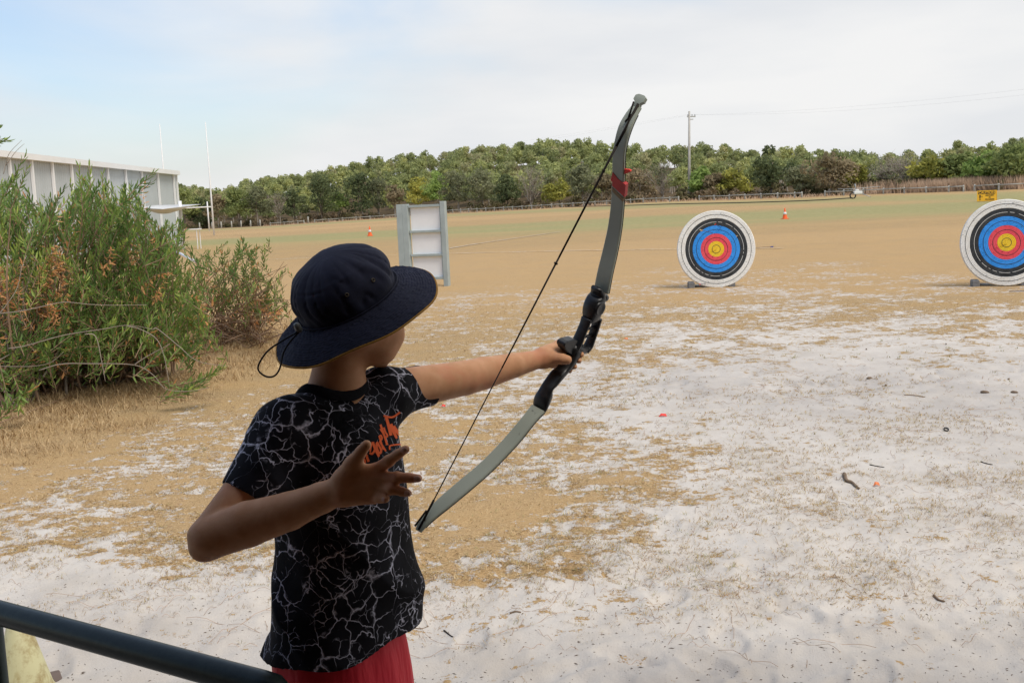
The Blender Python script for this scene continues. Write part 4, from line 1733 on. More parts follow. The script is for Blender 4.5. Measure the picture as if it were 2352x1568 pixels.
def bush(poly, dep, n_shoots, base_pts, loc, label, seed, dry=.07, n_leaf_obj=200, sparse=1.0, extra=(), dry_spots=()):
    r = random.Random(seed)
    root = empty('bush', loc)
    tag(root, label, 'bush')
    L0 = Vector(root.location)
    xs, ys = [p[0] for p in poly], [p[1] for p in poly]
    wood, pale = MB(), MB()
    V, Fc, T = [], [], []
    leaves = []
    shoots = []
    k = 0
    while k < n_shoots:
        x, y = r.uniform(min(xs), max(xs)), r.uniform(min(ys), max(ys))
        if not point_in_poly(x, y, poly):
            continue
        shoots.append((x, y, dep[0] + (dep[1] - dep[0]) * r.random() + (900 - y) * .0016, None))
        k += 1
    for e in extra:
        shoots.append((e[0], e[1], e[2], e[3]))
    for (x, y, d, fx) in shoots:
        tip = Vector(P(x, y, d))
        if tip.z < .08:
            tip.z = .08
        bp = min(base_pts, key=lambda b: abs(b[0] - x) * .6 + r.random() * 160)
        base = Vector(G(bp[0], bp[1]))
        out = (tip - base)
        out.z *= .6
        out.normalize()
        dr = (out * r.uniform(.4, .9) + Vector((r.gauss(0, .42), r.gauss(0, .4), r.uniform(.05, .95)))).normalized()
        if tip.z < .5:
            dr = (out + Vector((r.gauss(0, .3), r.gauss(0, .3), r.uniform(-.3, .3)))).normalized()
        if fx:
            dr = Vector(fx).normalized()
        L = r.uniform(.26, .5)
        st = tip - dr * L + Vector((r.gauss(0, .04), r.gauss(0, .04), -.03))
        mid = (st + tip) / 2 + Vector((r.gauss(0, .02), r.gauss(0, .02), r.gauss(0, .02)))
        wood.tube([st - L0, mid - L0, tip - L0], [.0045, .0032, .0015], 4, cap=False)
        if r.random() < .22:
            m1 = base.lerp(st, .45) + Vector((r.gauss(0, .12), r.gauss(0, .12), r.uniform(.0, .35)))
            tgt = pale if r.random() < .25 else wood
            pp = catmull([base + Vector((r.gauss(0, .12), r.gauss(0, .12), -.03)), m1, st], 5)
            tgt.tube([Vector(q) - L0 for q in pp], [.013 - .0095 * i / (len(pp) - 1) for i in range(len(pp))], 5, cap=False)
        nl = int(r.uniform(17, 27) * sparse)
        clump = r.uniform(.0, .45)
        dead = r.random() < .035
        for sx, sy, sr in dry_spots:
            if (x - sx) ** 2 + (y - sy) ** 2 < sr * sr and r.random() < .5:
                dead = True
        yel = (x < 170 and 520 < y < 640 and r.random() < .55)
        ph = r.uniform(0, 6.28)
        for i in range(nl):
            f = (i / nl) ** .85
            p = st.lerp(mid, f * 2) if f < .5 else mid.lerp(tip, f * 2 - 1)
            ph += 2.4
            sd = dr.orthogonal().normalized()
            sd.rotate(Matrix.Rotation(ph, 3, dr))
            spread = .35 + .75 * (1 - f)
            ld = (dr + sd * spread + Vector((0, 0, r.uniform(-.05, .25)))).normalized()
            if dead:
                ld = (ld + Vector((0, 0, -.8))).normalized()
            Ll = r.uniform(.050, .095) * (1.15 - .35 * f)
            w = Ll * r.uniform(.085, .125)
            side = ld.cross(Vector((r.gauss(0, .6), r.gauss(0, .6), 1))).normalized()
            tint = min(.79, clump + r.uniform(0, .33) + (.12 if f > .8 else 0))
            if yel:
                tint = r.uniform(.62, .8)
            if dead or r.random() < dry:
                tint = r.uniform(.84, 1)
            leaves.append((p, ld, side, Ll, w, tint, d - (.3 if not fx else 0)))
    # the leaves that show largest become objects of their own
    order = sorted(range(len(leaves)), key=lambda i: -leaves[i][3] / leaves[i][6])
    front = set(order[:n_leaf_obj])
    variants = {}
    for i, (p, ld, side, Ll, w, tint, d) in enumerate(leaves):
        if i in front:
            ty = 0 if tint < .3 else 1 if tint < .6 else 2 if tint < .82 else 3
            if ty not in variants:
                vv, ff = leaf_geo(Vector((0, 0, 0)), Vector((1, 0, 0)), Vector((0, 1, 0)), 1.0, .095)
                me = make_mesh('leaf', vv, ff, bl_m.mat)
                me.attributes.new('tint', 'FLOAT', 'POINT').data.foreach_set('value', np.full(7, (.18, .45, .7, .93)[ty], dtype=np.float32))
                variants[ty] = me
            o = bpy.data.objects.new('leaf', variants[ty])
            z_ = ld.cross(side).normalized()
            o.matrix_local = Matrix.Translation(p - L0) @ Matrix((ld, side, z_)).transposed().to_4x4() @ Matrix.Diagonal((Ll, Ll, Ll, 1))
            link(o, root)
            continue
        vv, ff = leaf_geo(p - L0, ld, side, Ll, w)
        b = len(V)
        V += vv
        Fc += [tuple(q + b for q in f_) for f_ in ff]
        T += [tint] * 7
    me = make_mesh('foliage', V, Fc, bl_m.mat)
    me.attributes.new('tint', 'FLOAT', 'POINT').data.foreach_set('value', np.array(T, dtype=np.float32))
    fo = link(bpy.data.objects.new('foliage', me), root)
    fo['kind'] = 'stuff'
    wood.build('branches', twig_m, root, True)
    return root, pale, L0


BIG = [(-60, 470), (20, 400), (60, 425), (85, 450), (120, 450), (175, 395), (205, 400), (215, 430), (240, 400), (275, 425), (330, 410), (345, 430), (310, 470), (345, 480), (330, 510),
       (385, 510), (425, 505), (435, 530), (405, 560), (440, 600), (440, 640), (470, 660), (460, 700), (480, 745), (455, 775), (470, 800), (400, 830),
       (330, 800), (250, 820), (160, 830), (80, 850), (50, 880), (-60, 890)]
ex = [(2, 293, 8.4, (.8, 0, .5)), (10, 318, 8.4, (.9, 0, -.1)), (22, 322, 8.4, (1, 0, .1)), (60, 355, 8.8, (.6, 0, .8)), (63, 385, 8.8, (.5, 0, .8)), (40, 400, 8.8, (.5, 0, .9)),
      (355, 395, 9.2, (.75, 0, .5)), (350, 418, 9.2, (.7, 0, .3)), (205, 380, 9.2, (.2, 0, 1)), (180, 378, 9.2, (-.1, 0, 1)), (235, 398, 9.2, (.1, 0, 1)),
      (430, 525, 9.0, (.9, 0, .4)), (425, 560, 9.0, (.9, 0, .3)), (505, 840, 8.7, (.9, 0, .35)), (515, 845, 8.7, (.9, 0, .5)), (490, 860, 8.7, (.95, 0, .1)),
      (470, 885, 8.7, (.95, 0, .1)), (450, 893, 8.6, (.9, 0, .25)), (480, 870, 8.6, (.9, 0, .3)), (405, 885, 8.6, (.5, 0, -.2)), (455, 790, 8.8, (.8, 0, .6)),
      (60, 900, 8.2, (.5, -.2, .2)), (75, 890, 8.2, (.8, 0, .5)), (20, 925, 8.1, (.2, -.2, -.4)), (45, 940, 8.1, (.1, 0, -.8)), (95, 880, 8.2, (.8, 0, .6))]
bush_root, pale_mb, L0_ = bush(BIG, (8.6, 10.6), 1350, [(30, 930), (120, 900), (230, 880), (330, 865), (-60, 930)], G(120, 905),
                               'large dense green bush with orange dead leaves filling the left side', 31, .022, 260,
                               extra=ex, dry_spots=((125, 640, 60), (20, 630, 50), (130, 570, 25)))
PB = [[(0, 720), (44, 715), (88, 706), (146, 694), (205, 699), (264, 701), (337, 700)],
      [(0, 841), (73, 841), (117, 832), (146, 808)],
      [(90, 850), (141, 836), (205, 835), (308, 838), (352, 861), (381, 893), (434, 898), (480, 890)],
      [(20, 800), (59, 794), (146, 770), (234, 756), (293, 747), (352, 756)],
      [(293, 749), (322, 756), (360, 779), (378, 823), (390, 890)],
      [(352, 756), (363, 756), (410, 794), (454, 829), (522, 841)],
      [(195, 767), (220, 773), (234, 832), (242, 876)],
      [(-10, 730), (15, 700), (40, 660), (50, 610)], [(308, 838), (335, 820), (390, 790)], [(8, 400), (20, 355), (50, 322)], [(14, 380), (35, 350), (56, 330)]]
for i, br_ in enumerate(PB):
    pp = catmull([P(x, y, 8.35 if y > 500 else 8.7) for x, y in br_], 5)
    pp = [Vector(q) for q in pp]
    for q in pp:
        q.z = max(q.z, .03)
    pale_mb.tube([q - L0_ for q in pp], [(.0045 if i not in (1, 9, 10) else .003) * (1 - .6 * k / len(pp)) for k in range(len(pp))], 5)
pale_mb.build('bare_branches', pale_twig_m, bush_root, True)['kind'] = 'stuff'

SMALL = [(452, 590), (468, 565), (500, 590), (520, 560), (545, 535), (562, 550), (580, 560), (622, 545), (612, 585), (600, 620), (625, 640), (655, 605), (668, 612), (640, 650),
         (655, 690), (640, 735), (600, 730), (560, 700), (500, 690), (470, 660)]
sroot, spale, sL0 = bush(SMALL, (12.2, 13.6), 150, [(520, 745), (580, 745), (470, 760)], G(540, 745),
                         'smaller open bush with reddish twigs between the large bush and the hat', 47, .05, 40, 1.0,
                         dry_spots=((620, 690, 45), (470, 640, 30)))
r_ = random.Random(8)
tw = MB()
for k in range(120):
    x, y = r_.uniform(440, 660), r_.uniform(600, 790)
    a = Vector(G(r_.uniform(450, 620), r_.uniform(745, 800)))
    b = Vector(P(x, y, r_.uniform(10.5, 13)))
    b.z = max(b.z, .05)
    m_ = a.lerp(b, .5) + Vector((r_.gauss(0, .15), 0, r_.uniform(.0, .2)))
    tw.tube([Vector(q) - sL0 for q in catmull([a, m_, b], 4)], [.007 - .0006 * i for i in range(9)], 4, cap=False)
tw.build('bare_branches', twig_m, sroot, True)['kind'] = 'stuff'

# ------------------------------------------------------------------ shelter: roof overhead, added unseen walls and floor, handrail
dark_m = simple('shelter_warm_brown', (0.19, 0.115, 0.065), .8, .2, .25, 2)  # brown chosen to bounce warm fill onto the child
mb = MB()
mb.box((0, -1.77, 2.36), (9.4, 6.8, .10))
for yy in (1.53, .4, -1.4, -3.2, -5.0):
    mb.box((0, yy, 2.25), (9.3, .09, .12))
o = mb.build('roof', dark_m)
tag(o, 'low dark roof of the shooting shelter overhead', None, None, 'structure')
mb = MB()
mb.box((0, -1.6, 1.15), (8.6, .1, 2.4))  # added out of view to keep the child's near side dark
o = mb.build('shade_back_wall', dark_m)
tag(o, 'unseen dark wall added behind the camera to deepen the shade', None, None, 'structure')
for sx in (-1, 1):
    mb = MB()
    mb.box((sx * 4.3, -.12, 1.15), (.1, 2.9, 2.4))  # added out of view to block light from behind and the sides
    o = mb.build('shade_side_wall', dark_m)
    tag(o, 'unseen dark side wall added to cut fill light', None, None, 'structure')
mb = MB()
mb.box((0, -1.0, .0), (9.4, 5.0, .16))  # added over the bright sand so less light is thrown up
o = mb.build('floor', dark_m)
tag(o, 'unseen dark slab added to cut light bounced off the sand', None, None, 'structure')
rail_m = NT('rail_gloss_green', .36, .4)
vv = rail_m.co()
rail_m.b.inputs['Specular Tint'].default_value = (.75, .85, .8, 1)
rail_m.color(rail_m.ramp(rail_m.noise(vv, 30, 5, .7), [(.35, (0.012, 0.018, 0.015)), (.75, (0.028, 0.038, 0.032))]))
rail_m.bump(rail_m.noise(vv, 60, 4, .7), .15, .002)
ra = P(-120, 1374, 2.50)
_rr = ray(606, 1573)
rb = CAM + _rr * ((ra[2] - CAM[2]) / _rr[2])
base = Vector((ra[0], ra[1], 0))
root = empty('handrail', base)
tag(root, 'dark green pipe handrail crossing the lower left corner', 'handrail')
a, b = Vector(ra) - base, Vector(rb) - base
dr_ = (b - a).normalized()
mb = MB()
mb.tube([a - dr_ * 1.2, a, a.lerp(b, .5), b, b + dr_ * .02, b + dr_ * .05 + Vector((0, 0, -.02)), b + dr_ * .06 + Vector((0, 0, -.07)), b + dr_ * .06 + Vector((0, 0, -b.z - .1))],
        .0262, 24)
mb.build('top_rail', rail_m.mat, root, True)
pp_ = a.lerp(b, .163)
mb = MB()
mb.tube([pp_ + Vector((0, 0, -.01)), Vector((pp_.x, pp_.y, -.1))], .0235, 20)
mb.build('post', rail_m.mat, root, True)

# old pale cone beside the rail
yc_m = NT('old_cone_plastic', .55, .35)
vv = yc_m.co()
d1 = yc_m.noise(vv, 13, 6, .7)
d2 = yc_m.noise(yc_m.co('Object', (40, 40, 9)), 1, 4, .6)
cc = yc_m.mix(yc_m.sstep(d1, .44, .68), (0.60, 0.57, 0.33), (0.33, 0.24, 0.10))
yc_m.color(yc_m.mix(yc_m.sstep(d2, .6, .72, 0, .5), cc, (0.42, 0.34, 0.15)))
cg = G(57, 1590)
root = empty('marker_cone', (cg[0], cg[1], float(ground_z(cg[0], cg[1]))))
tag(root, 'old dirty pale yellow cone on the sand behind the handrail', 'cone')
mb = MB()
mb.lathe([(.098, .012), (.092, .02), (.088, .03), (.028, .262), (.02, .268), (.0, .268)], 32)
mb.build('body', yc_m.mat, root, True)
mb = MB()
mb.box((0, 0, .006), (.24, .24, .014), Matrix.Rotation(.5, 3, 'Z'), bev=.004)
mb.build('base', simple('cone_base', (0.16, 0.12, 0.10), .8, .2, .2, 9), root)


# ------------------------------------------------------------------ implicit surfaces for body and clothes
class Field:
    def __init__(self, lo, hi, h):
        self.lo = np.array(lo, float)
        self.h = h
        self.n = (np.ceil((np.array(hi) - self.lo) / h).astype(int) + 1)
        self.a = np.full(self.n, 1.0, dtype=np.float32)

    def win(self, lo, hi):
        i0 = np.clip(np.floor((np.minimum(lo, hi) - self.lo) / self.h).astype(int), 0, self.n - 1)
        i1 = np.clip(np.ceil((np.maximum(lo, hi) - self.lo) / self.h).astype(int) + 1, 1, self.n)
        sl = tuple(slice(a_, b_) for a_, b_ in zip(i0, i1))
        ax = [(self.lo[k] + self.h * np.arange(i0[k], i1[k])).astype(np.float32) for k in range(3)]
        return sl, np.meshgrid(*ax, indexing='ij', sparse=True)

    def put(self, d, sl, k):
        w = self.a[sl]
        if k > 0:
            hh = np.maximum(k - np.abs(w - d), 0) / k
            self.a[sl] = np.minimum(w, d) - hh * hh * k * .25
        else:
            self.a[sl] = np.minimum(w, d)

    def capsule(self, a, b, ra, rb, k=.01, flat=None, cut=None, f=1.0):
        a, b = np.array(a, np.float32), np.array(b, np.float32)
        m = max(ra, rb) * 1.2 + k + .02
        sl, (X, Y, Z) = self.win(np.minimum(a, b) - m, np.maximum(a, b) + m)
        ab = b - a
        t = ((X - a[0]) * ab[0] + (Y - a[1]) * ab[1] + (Z - a[2]) * ab[2]) / max(float(ab @ ab), 1e-9)
        t = np.clip(t, 0, 1)
        dx, dy, dz = X - a[0] - t * ab[0], Y - a[1] - t * ab[1], Z - a[2] - t * ab[2]
        if flat is not None:                      # (normal, factor<1): thinner along normal
            nn, ff = np.array(flat[0], np.float32), flat[1]
            nn = nn / np.linalg.norm(nn)
            c = (dx * nn[0] + dy * nn[1] + dz * nn[2])
            e = c * (1 / ff - 1)
            dx, dy, dz = dx + e * nn[0], dy + e * nn[1], dz + e * nn[2]
        d = (np.sqrt(dx * dx + dy * dy + dz * dz) - (ra + (rb - ra) * t)) * (1.0 if flat is None else (flat[1] * .5 + .5))
        if cut is not None:
            cp, cn = cut
            d = np.maximum(d, (X - cp[0]) * cn[0] + (Y - cp[1]) * cn[1] + (Z - cp[2]) * cn[2])
        self.put(d.astype(np.float32), sl, k)

    def ellipsoid(self, c, ax, r, k=.01):
        c = np.array(c, np.float32)
        m = max(r) + k + .02
        sl, (X, Y, Z) = self.win(c - m, c + m)
        q = 0
        g = 0
        for v_, rad in zip(ax, r):
            u = ((X - c[0]) * v_[0] + (Y - c[1]) * v_[1] + (Z - c[2]) * v_[2]) / rad
            q = q + u * u
            g = g + u * u / (rad * rad)
        k0 = np.sqrt(q)
        d = k0 * (k0 - 1) / np.sqrt(g + 1e-12)
        self.put(d.astype(np.float32), sl, k)

    def loft(self, secs, fdir, k=.01, grow=0.0, zlo=None, disp=None):
        """secs: (z, cx, cy, a, b) sorted by z; a along fdir, b across"""
        s = np.array(sorted(secs), np.float32)
        zz = s[:, 0]
        m = s[:, 3:].max() + .04
        lo = np.array([s[:, 1].min() - m, s[:, 2].min() - m, zz[0] - .03])
        hi = np.array([s[:, 1].max() + m, s[:, 2].max() + m, zz[-1] + .03])
        sl, (X, Y, Z) = self.win(lo, hi)
        zf = Z.ravel()
        # smooth interpolation
        zi = np.clip(zf, zz[0], zz[-1])
        vals = [np.interp(zi, zz, s[:, j]) for j in range(1, 5)]
        ker = np.exp(-np.linspace(-2, 2, 17) ** 2)
        ker /= ker.sum()
        vals = [np.convolve(np.pad(v_, 8, mode='edge'), ker, mode='valid').reshape(1, 1, -1) for v_ in vals]
        cx, cy, A_, B_ = vals
        u = (X - cx) * fdir[0] + (Y - cy) * fdir[1]
        w = -(X - cx) * fdir[1] + (Y - cy) * fdir[0]
        A2, B2 = A_ + grow, B_ + grow
        q = ((np.abs(u) / A2) ** 2.3 + (np.abs(w) / B2) ** 2.3) ** (1 / 2.3)
        d = (q - 1) * np.minimum(A2, B2)
        if disp is not None:
            d = d + disp(X, Y, Z)
        d = np.maximum(d, np.maximum((zlo if zlo is not None else zz[0] - grow) - Z, Z - zz[-1] - grow))
        self.put(d.astype(np.float32), sl, k)

    def mesh(self):
        """surface nets"""
        a = self.a
        s = a < 0
        c = s[:-1, :-1, :-1]
        any_ = c.copy()
        all_ = c.copy()
        for i in (0, 1):
            for j in (0, 1):
                for k in (0, 1):
                    q = s[i:s.shape[0] - 1 + i, j:s.shape[1] - 1 + j, k:s.shape[2] - 1 + k]
                    any_ |= q
                    all_ &= q
        cells = np.argwhere(any_ & ~all_)
        dims = np.array(any_.shape)
        flat = cells[:, 0] * dims[1] * dims[2] + cells[:, 1] * dims[2] + cells[:, 2]
        pos = np.zeros((len(cells), 3))
        cnt = np.zeros(len(cells))
        cor = {}
        for i in (0, 1):
            for j in (0, 1):
                for k in (0, 1):
                    cor[(i, j, k)] = a[cells[:, 0] + i, cells[:, 1] + j, cells[:, 2] + k].astype(float)
        for axis in range(3):
            for p in ((0, 0), (0, 1), (1, 0), (1, 1)):
                c0 = list(p)
                c0.insert(axis, 0)
                c1 = list(p)
                c1.insert(axis, 1)
                v0_, v1_ = cor[tuple(c0)], cor[tuple(c1)]
                m = (v0_ < 0) != (v1_ < 0)
                t_ = np.where(m, v0_ / np.where(m, v0_ - v1_, 1), 0)
                for ax in range(3):
                    pos[:, ax] += np.where(m, (c0[ax] + t_) if ax == axis else c0[ax], 0)
                cnt += m
        verts = self.lo + self.h * (cells + pos / cnt[:, None])
        faces = []
        for axis in range(3):
            o1, o2 = [(1, 2), (2, 0), (0, 1)][axis]
            sa = [slice(None)] * 3
            sb_ = [slice(None)] * 3
            sa[axis], sb_[axis] = slice(0, -1), slice(1, None)
            x = s[tuple(sa)] != s[tuple(sb_)]
            e = np.argwhere(x)
            e = e[(e[:, o1] > 0) & (e[:, o2] > 0) & (e[:, o1] < dims[o1]) & (e[:, o2] < dims[o2]) & (e[:, axis] < dims[axis])]
            inside = s[e[:, 0], e[:, 1], e[:, 2]]
            idx = []
            for d1, d2 in ((0, 0), (1, 0), (1, 1), (0, 1)):
                q = e.copy()
                q[:, o1] -= d1
                q[:, o2] -= d2
                f_ = q[:, 0] * dims[1] * dims[2] + q[:, 1] * dims[2] + q[:, 2]
                idx.append(np.searchsorted(flat, f_))
            fq = np.stack(idx, 1)
            fq[~inside] = fq[~inside][:, ::-1]
            faces.append(fq)
        return verts, np.concatenate(faces)


def V3(*a):
    return np.array(a, float)


def unit(v_):
    v_ = np.array(v_, float)
    return v_ / np.linalg.norm(v_)


# ------------------------------------------------------------------ the young archer
person = empty('person', (float(P(785, 1300, 2.2)[0]), 2.16, 0))
tag(person, 'child archer in navy bucket hat, black marbled t-shirt and red shorts holding out a bow', 'person')

skin = NT('skin', .55, .2)
vv = skin.co()
sk_c = skin.ramp(skin.noise(vv, 28, 5, .6), [(.3, (0.60, 0.295, 0.145)), (.7, (0.73, 0.40, 0.225))])
skin.color(skin.mix(skin.sstep(skin.noise(vv, 11, 4, .6), .5, .7, 0, .55), sk_c, (0.68, 0.27, 0.155)))
skin.b.inputs['Subsurface Weight'].default_value = 0.08
skin.b.inputs['Subsurface Radius'].default_value = (.01, .004, .002)
skin.bump(skin.noise(vv, 300, 3, .6), .12, .001)

zax = V3(0, 0, 1)
fb = unit(V3(.87, -.50, 0))                # chest faces right and a little towards the camera
fh = unit(V3(.58, .81, -.03))              # face turned to the target
sh_ = unit(np.cross(zax, fh))              # his left side of the head
uh = np.cross(fh, sh_)


def torso_secs(scale=1.0, extra=0.0):
    rows = [(700, 850, 925, 2.16), (670, 895, 960, 2.16), (664, 914, 1000, 2.16), (656, 927, 1060, 2.165), (652, 937, 1150, 2.175), (655, 943, 1230, 2.185),
            (645, 949, 1310, 2.195), (636, 954, 1390, 2.205), (628, 957, 1450, 2.21), (622, 959, 1500, 2.215)]
    out = []
    for l_, r_2, y, d in rows:
        c = P((l_ + r_2) / 2, y, d)
        hw = (r_2 - l_) / 2 / FPX * d
        a_ = hw / 1.086
        out.append((c[2], c[0], c[1], a_ * scale + extra, 1.3 * a_ * scale + extra))
    return out


body = Field((-.66, 1.70, -.02), (.20, 2.80, 1.46), .0029)
Hc = P(822, 728, 2.17)
body.ellipsoid(Hc + uh * .016, (fh, sh_, uh), (.090, .075, .090), 0)
body.ellipsoid(Hc + fh * .034 - uh * .040, (fh, sh_, uh), (.054, .054, .058), .03)
body.capsule(Hc + fh * .064 - uh * .080, Hc + fh * .068 - uh * .078, .019, .018, .03)          # chin
for s_ in (-1, 1):
    body.capsule(Hc + fh * .048 - uh * .040 + sh_ * s_ * .030, Hc + fh * .034 - uh * .068 + sh_ * s_ * .032, .032, .022, .03)  # cheeks, jaw
    body.ellipsoid(Hc - fh * .004 - uh * .012 + sh_ * s_ * .078, (unit(fh * .9 + sh_ * s_ * .3), unit(sh_ * s_ - fh * .3), uh), (.016, .007, .028), .006)
body.capsule(Hc + fh * .088 - uh * .008, Hc + fh * .104 - uh * .036, .007, .0105, .012)        # nose
body.capsule(Hc + fh * .090 - uh * .058 - sh_ * .016, Hc + fh * .090 - uh * .058 + sh_ * .016, .006, .006, .006)   # lips
body.capsule(Hc + fh * .089 - uh * .067 - sh_ * .013, Hc + fh * .089 - uh * .067 + sh_ * .013, .006, .006, .004)
body.capsule(P(768, 935, 2.18), P(781, 815, 2.18), .0535, .051, .02)
body.capsule(P(690, 965, 2.13), P(755, 915, 2.17), .030, .032, .04)
body.capsule(P(850, 935, 2.21), P(795, 910, 2.18), .030, .032, .04)
ts_ = sorted(torso_secs(.84))
ts_ = [(q[0], q[1], q[2], q[3] * f_, q[4] * f_) for q, f_ in zip(ts_, np.interp(range(len(ts_)), [0, 3, 6], [.84, .92, 1]))]
body.loft(ts_, fb, .03)
# right arm
Sr, Er = P(655, 972, 2.08), P(484, 1234, 1.965)
body.capsule(Sr, P(560, 1135, 2.02), .046, .041, .03)
body.capsule(P(560, 1135, 2.02), Er, .041, .0385, .004)
body.capsule(P(474, 1240, 1.97), P(467, 1257, 1.97), .034, .0255, .012)
body.capsule(P(490, 1232, 1.96), P(570, 1203, 1.945), .0385, .0405, .004)
body.capsule(P(570, 1203, 1.945), P(665, 1173, 1.92), .0405, .0335, .004)
body.capsule(P(665, 1173, 1.92), P(738, 1143, 1.895), .0335, .0265, .004)
body.capsule(P(738, 1143, 1.895), P(785, 1124, 1.88), .0265, .0245, .006, flat=(Fv, .86))
# right hand, back towards the camera
hn = Fv
W0 = P(786, 1124, 1.88)
MC = [P(866, 1078, 1.862), P(874, 1097, 1.858), P(871, 1120, 1.860), P(858, 1143, 1.868)]
for i_, m_ in enumerate(MC):
    st_ = P((796, 797, 794, 790)[i_], (1098, 1114, 1128, 1142)[i_], 1.876)
    body.capsule(st_, m_, (.0175, .017, .0165, .015)[i_], (.0122, .0118, .0112, .0105)[i_], .013)
body.capsule(P(790, 1100, 1.876), P(810, 1066, 1.862), .0185, .0145, .013)
body.capsule(P(810, 1066, 1.862), P(829, 1037, 1.852), .0140, .0098, .008)
body.capsule(P(829, 1037, 1.852), P(842, 1021, 1.846), .0098, .0088, .004)
FG = [((MC[0], 0.0115), (P(893, 1058, 1.846), 0.0097), (P(914, 1043, 1.838), 0.0086), (P(932, 1031, 1.832), 0.0075)),
      ((MC[1], 0.0113), (P(912, 1096, 1.842), 0.0095), (P(939, 1097, 1.838), 0.0084), (P(961, 1098, 1.836), 0.0074)),
      ((MC[2], 0.0105), (P(900, 1122, 1.842), 0.0090), (P(922, 1128, 1.840), 0.0078), (P(938, 1132, 1.838), 0.0069)),
      ((MC[3], 0.0097), (P(872, 1144, 1.850), 0.0077), (P(881, 1145, 1.842), 0.0068), (P(887, 1146, 1.836), 0.0062))]
for fg in FG:
    for (a_, ra_), (b_, rb_) in zip(fg[:-1], fg[1:]):
        body.capsule(a_, b_, ra_, rb_, .0035)
    body.capsule(fg[1][0] - Fv * .001, fg[1][0] - Fv * .0012, fg[1][1] * 1.08, fg[1][1] * 1.08, .003)
NAILS = [(fg[3][0], unit(fg[3][0] - fg[2][0]), fg[3][1]) for fg in FG]
# left arm reaching to the bow
El = P(1066, 868, 2.375)
body.capsule(P(888, 900, 2.25), El, .045, .0375, .03)
body.capsule(El, P(1110, 857, 2.41), .0375, .0355, .004)
body.capsule(P(1110, 857, 2.41), P(1180, 839, 2.455), .0355, .0275, .004)
body.capsule(P(1180, 839, 2.455), P(1240, 824, 2.495), .0275, .0205, .004)
body.capsule(P(1240, 824, 2.495), P(1262, 816, 2.51), .0205, .021, .004)
# left hand round the grip
body.capsule(P(1250, 818, 2.50), P(1288, 797, 2.535), .0215, .0175, .012)
body.capsule(P(1252, 826, 2.50), P(1284, 820, 2.515), .0190, .0155, .012)
body.capsule(P(1288, 797, 2.535), P(1303, 788, 2.565), .0170, .0120, .010)
body.capsule(P(1262, 822, 2.497), P(1290, 824, 2.482), .0160, .0125, .008)     # thumb
body.capsule(P(1290, 824, 2.482), P(1303, 826, 2.480), .0120, .0108, .004)
for i_ in range(4):
    K_ = P(1300 - 6 * i_, 790 + 15 * i_, 2.578)
    M_ = P(1322 - 8 * i_, 801 + 14 * i_, 2.588)
    T_ = P((1335, 1330, 1320, 1309)[i_], (814, 828, 842, 852)[i_], 2.535)
    rr_i = (.0085, .0085, .008, .0070)[i_]
    body.capsule(P(1270, 815 + 6 * i_, 2.55), K_, .014, rr_i * 1.1, .008)
    body.capsule(K_, M_, rr_i * 1.1, rr_i, .003)
    body.capsule(M_, T_, rr_i, rr_i * .85, .002)
# hips and legs
hipc = P(785, 1540, 2.215)
sb_dir = V3(-fb[1], fb[0], 0)
for s_ in (-1, 1):
    hp = hipc + sb_dir * s_ * .07
    kn = np.array([hp[0] + .012 * s_, hp[1] + .03 * s_, .36])
    an = np.array([hp[0] - .01, hp[1] + .08 * s_, .07])
    body.capsule(hp, kn, .072, .050, .03)
    body.capsule(kn, (kn + an) / 2 - fb * .012, .048, .046, .02)
    body.capsule((kn + an) / 2 - fb * .012, an, .046, .030, .02)
    body.capsule(an, an + fb * .11 - zax * .03, .032, .024, .02)
bv, bf = body.mesh()
del body
pl = V3(*person.location)
o = link(bpy.data.objects.new('body', make_mesh('body', bv - pl, bf, skin.mat, True)), person)
o.modifiers.new('s', 'SMOOTH').iterations = 7

nail_m = simple('nail', (0.66, 0.38, 0.27), .5, .2, .05, 60)
for p_, d_, r_9 in NAILS:
    up9 = unit(-Fv - d_ * float(-Fv @ d_))
    sd9 = np.cross(d_, up9)
    M9 = Matrix((Vector(d_ * r_9 * .95), Vector(sd9 * r_9 * .72), Vector(up9 * r_9 * .25))).transposed().to_4x4()
    M9 = Matrix.Translation(Vector(p_ + up9 * r_9 * .88 - d_ * r_9 * .1 - pl)) @ M9
    mb = MB()
    mb.lathe([(.001, -1), (.7, -.7), (1, 0), (.7, .7), (.001, 1)], 12, M9)
    mb.build('fingernail', nail_m, person, True)
# eyes, hair, shoes
eye_m = simple('eye_white', (0.75, 0.74, 0.72), .2, .5, 0, 1)
hair_m = simple('hair_brown', (0.10, 0.065, 0.04), .7, .3, .4, 60, .4)
for s_ in (-1, 1):
    mb = MB()
    c = Vector(Hc + fh * .082 + sh_ * s_ * .031 - uh * .004 - pl)
    mb.lathe([(0, -.011), (.008, -.008), (.011, 0), (.008, .008), (0, .011)], 14, Matrix.Translation(c))
    mb.build('eye', eye_m, person, True)
hf = Field(Hc - .16, Hc + .16, .004)
hf.ellipsoid(Hc - fh * .006 + uh * .006, (fh, sh_, uh), (.096, .080, .110), 0)
sl, (X, Y, Z) = hf.win(Hc - .2, Hc + .2)
cutd = ((X - Hc[0]) * (fh[0] * .75 - uh[0] * .66) + (Y - Hc[1]) * (fh[1] * .75 - uh[1] * .66) + (Z - Hc[2]) * (fh[2] * .75 - uh[2] * .66)) - .030
hf.a[sl] = np.maximum(np.maximum(hf.a[sl], cutd), (Hc[2] - .012) - Z)
hv, hfc = hf.mesh()
link(bpy.data.objects.new('hair', make_mesh('hair', hv - pl, hfc, hair_m, True)), person)
shoe_m = simple('shoe_dark', (0.05, 0.05, 0.06), .7, .3, .2, 20)
sole_m = simple('shoe_sole', (0.6, 0.6, 0.58), .7, .3, .1, 20)
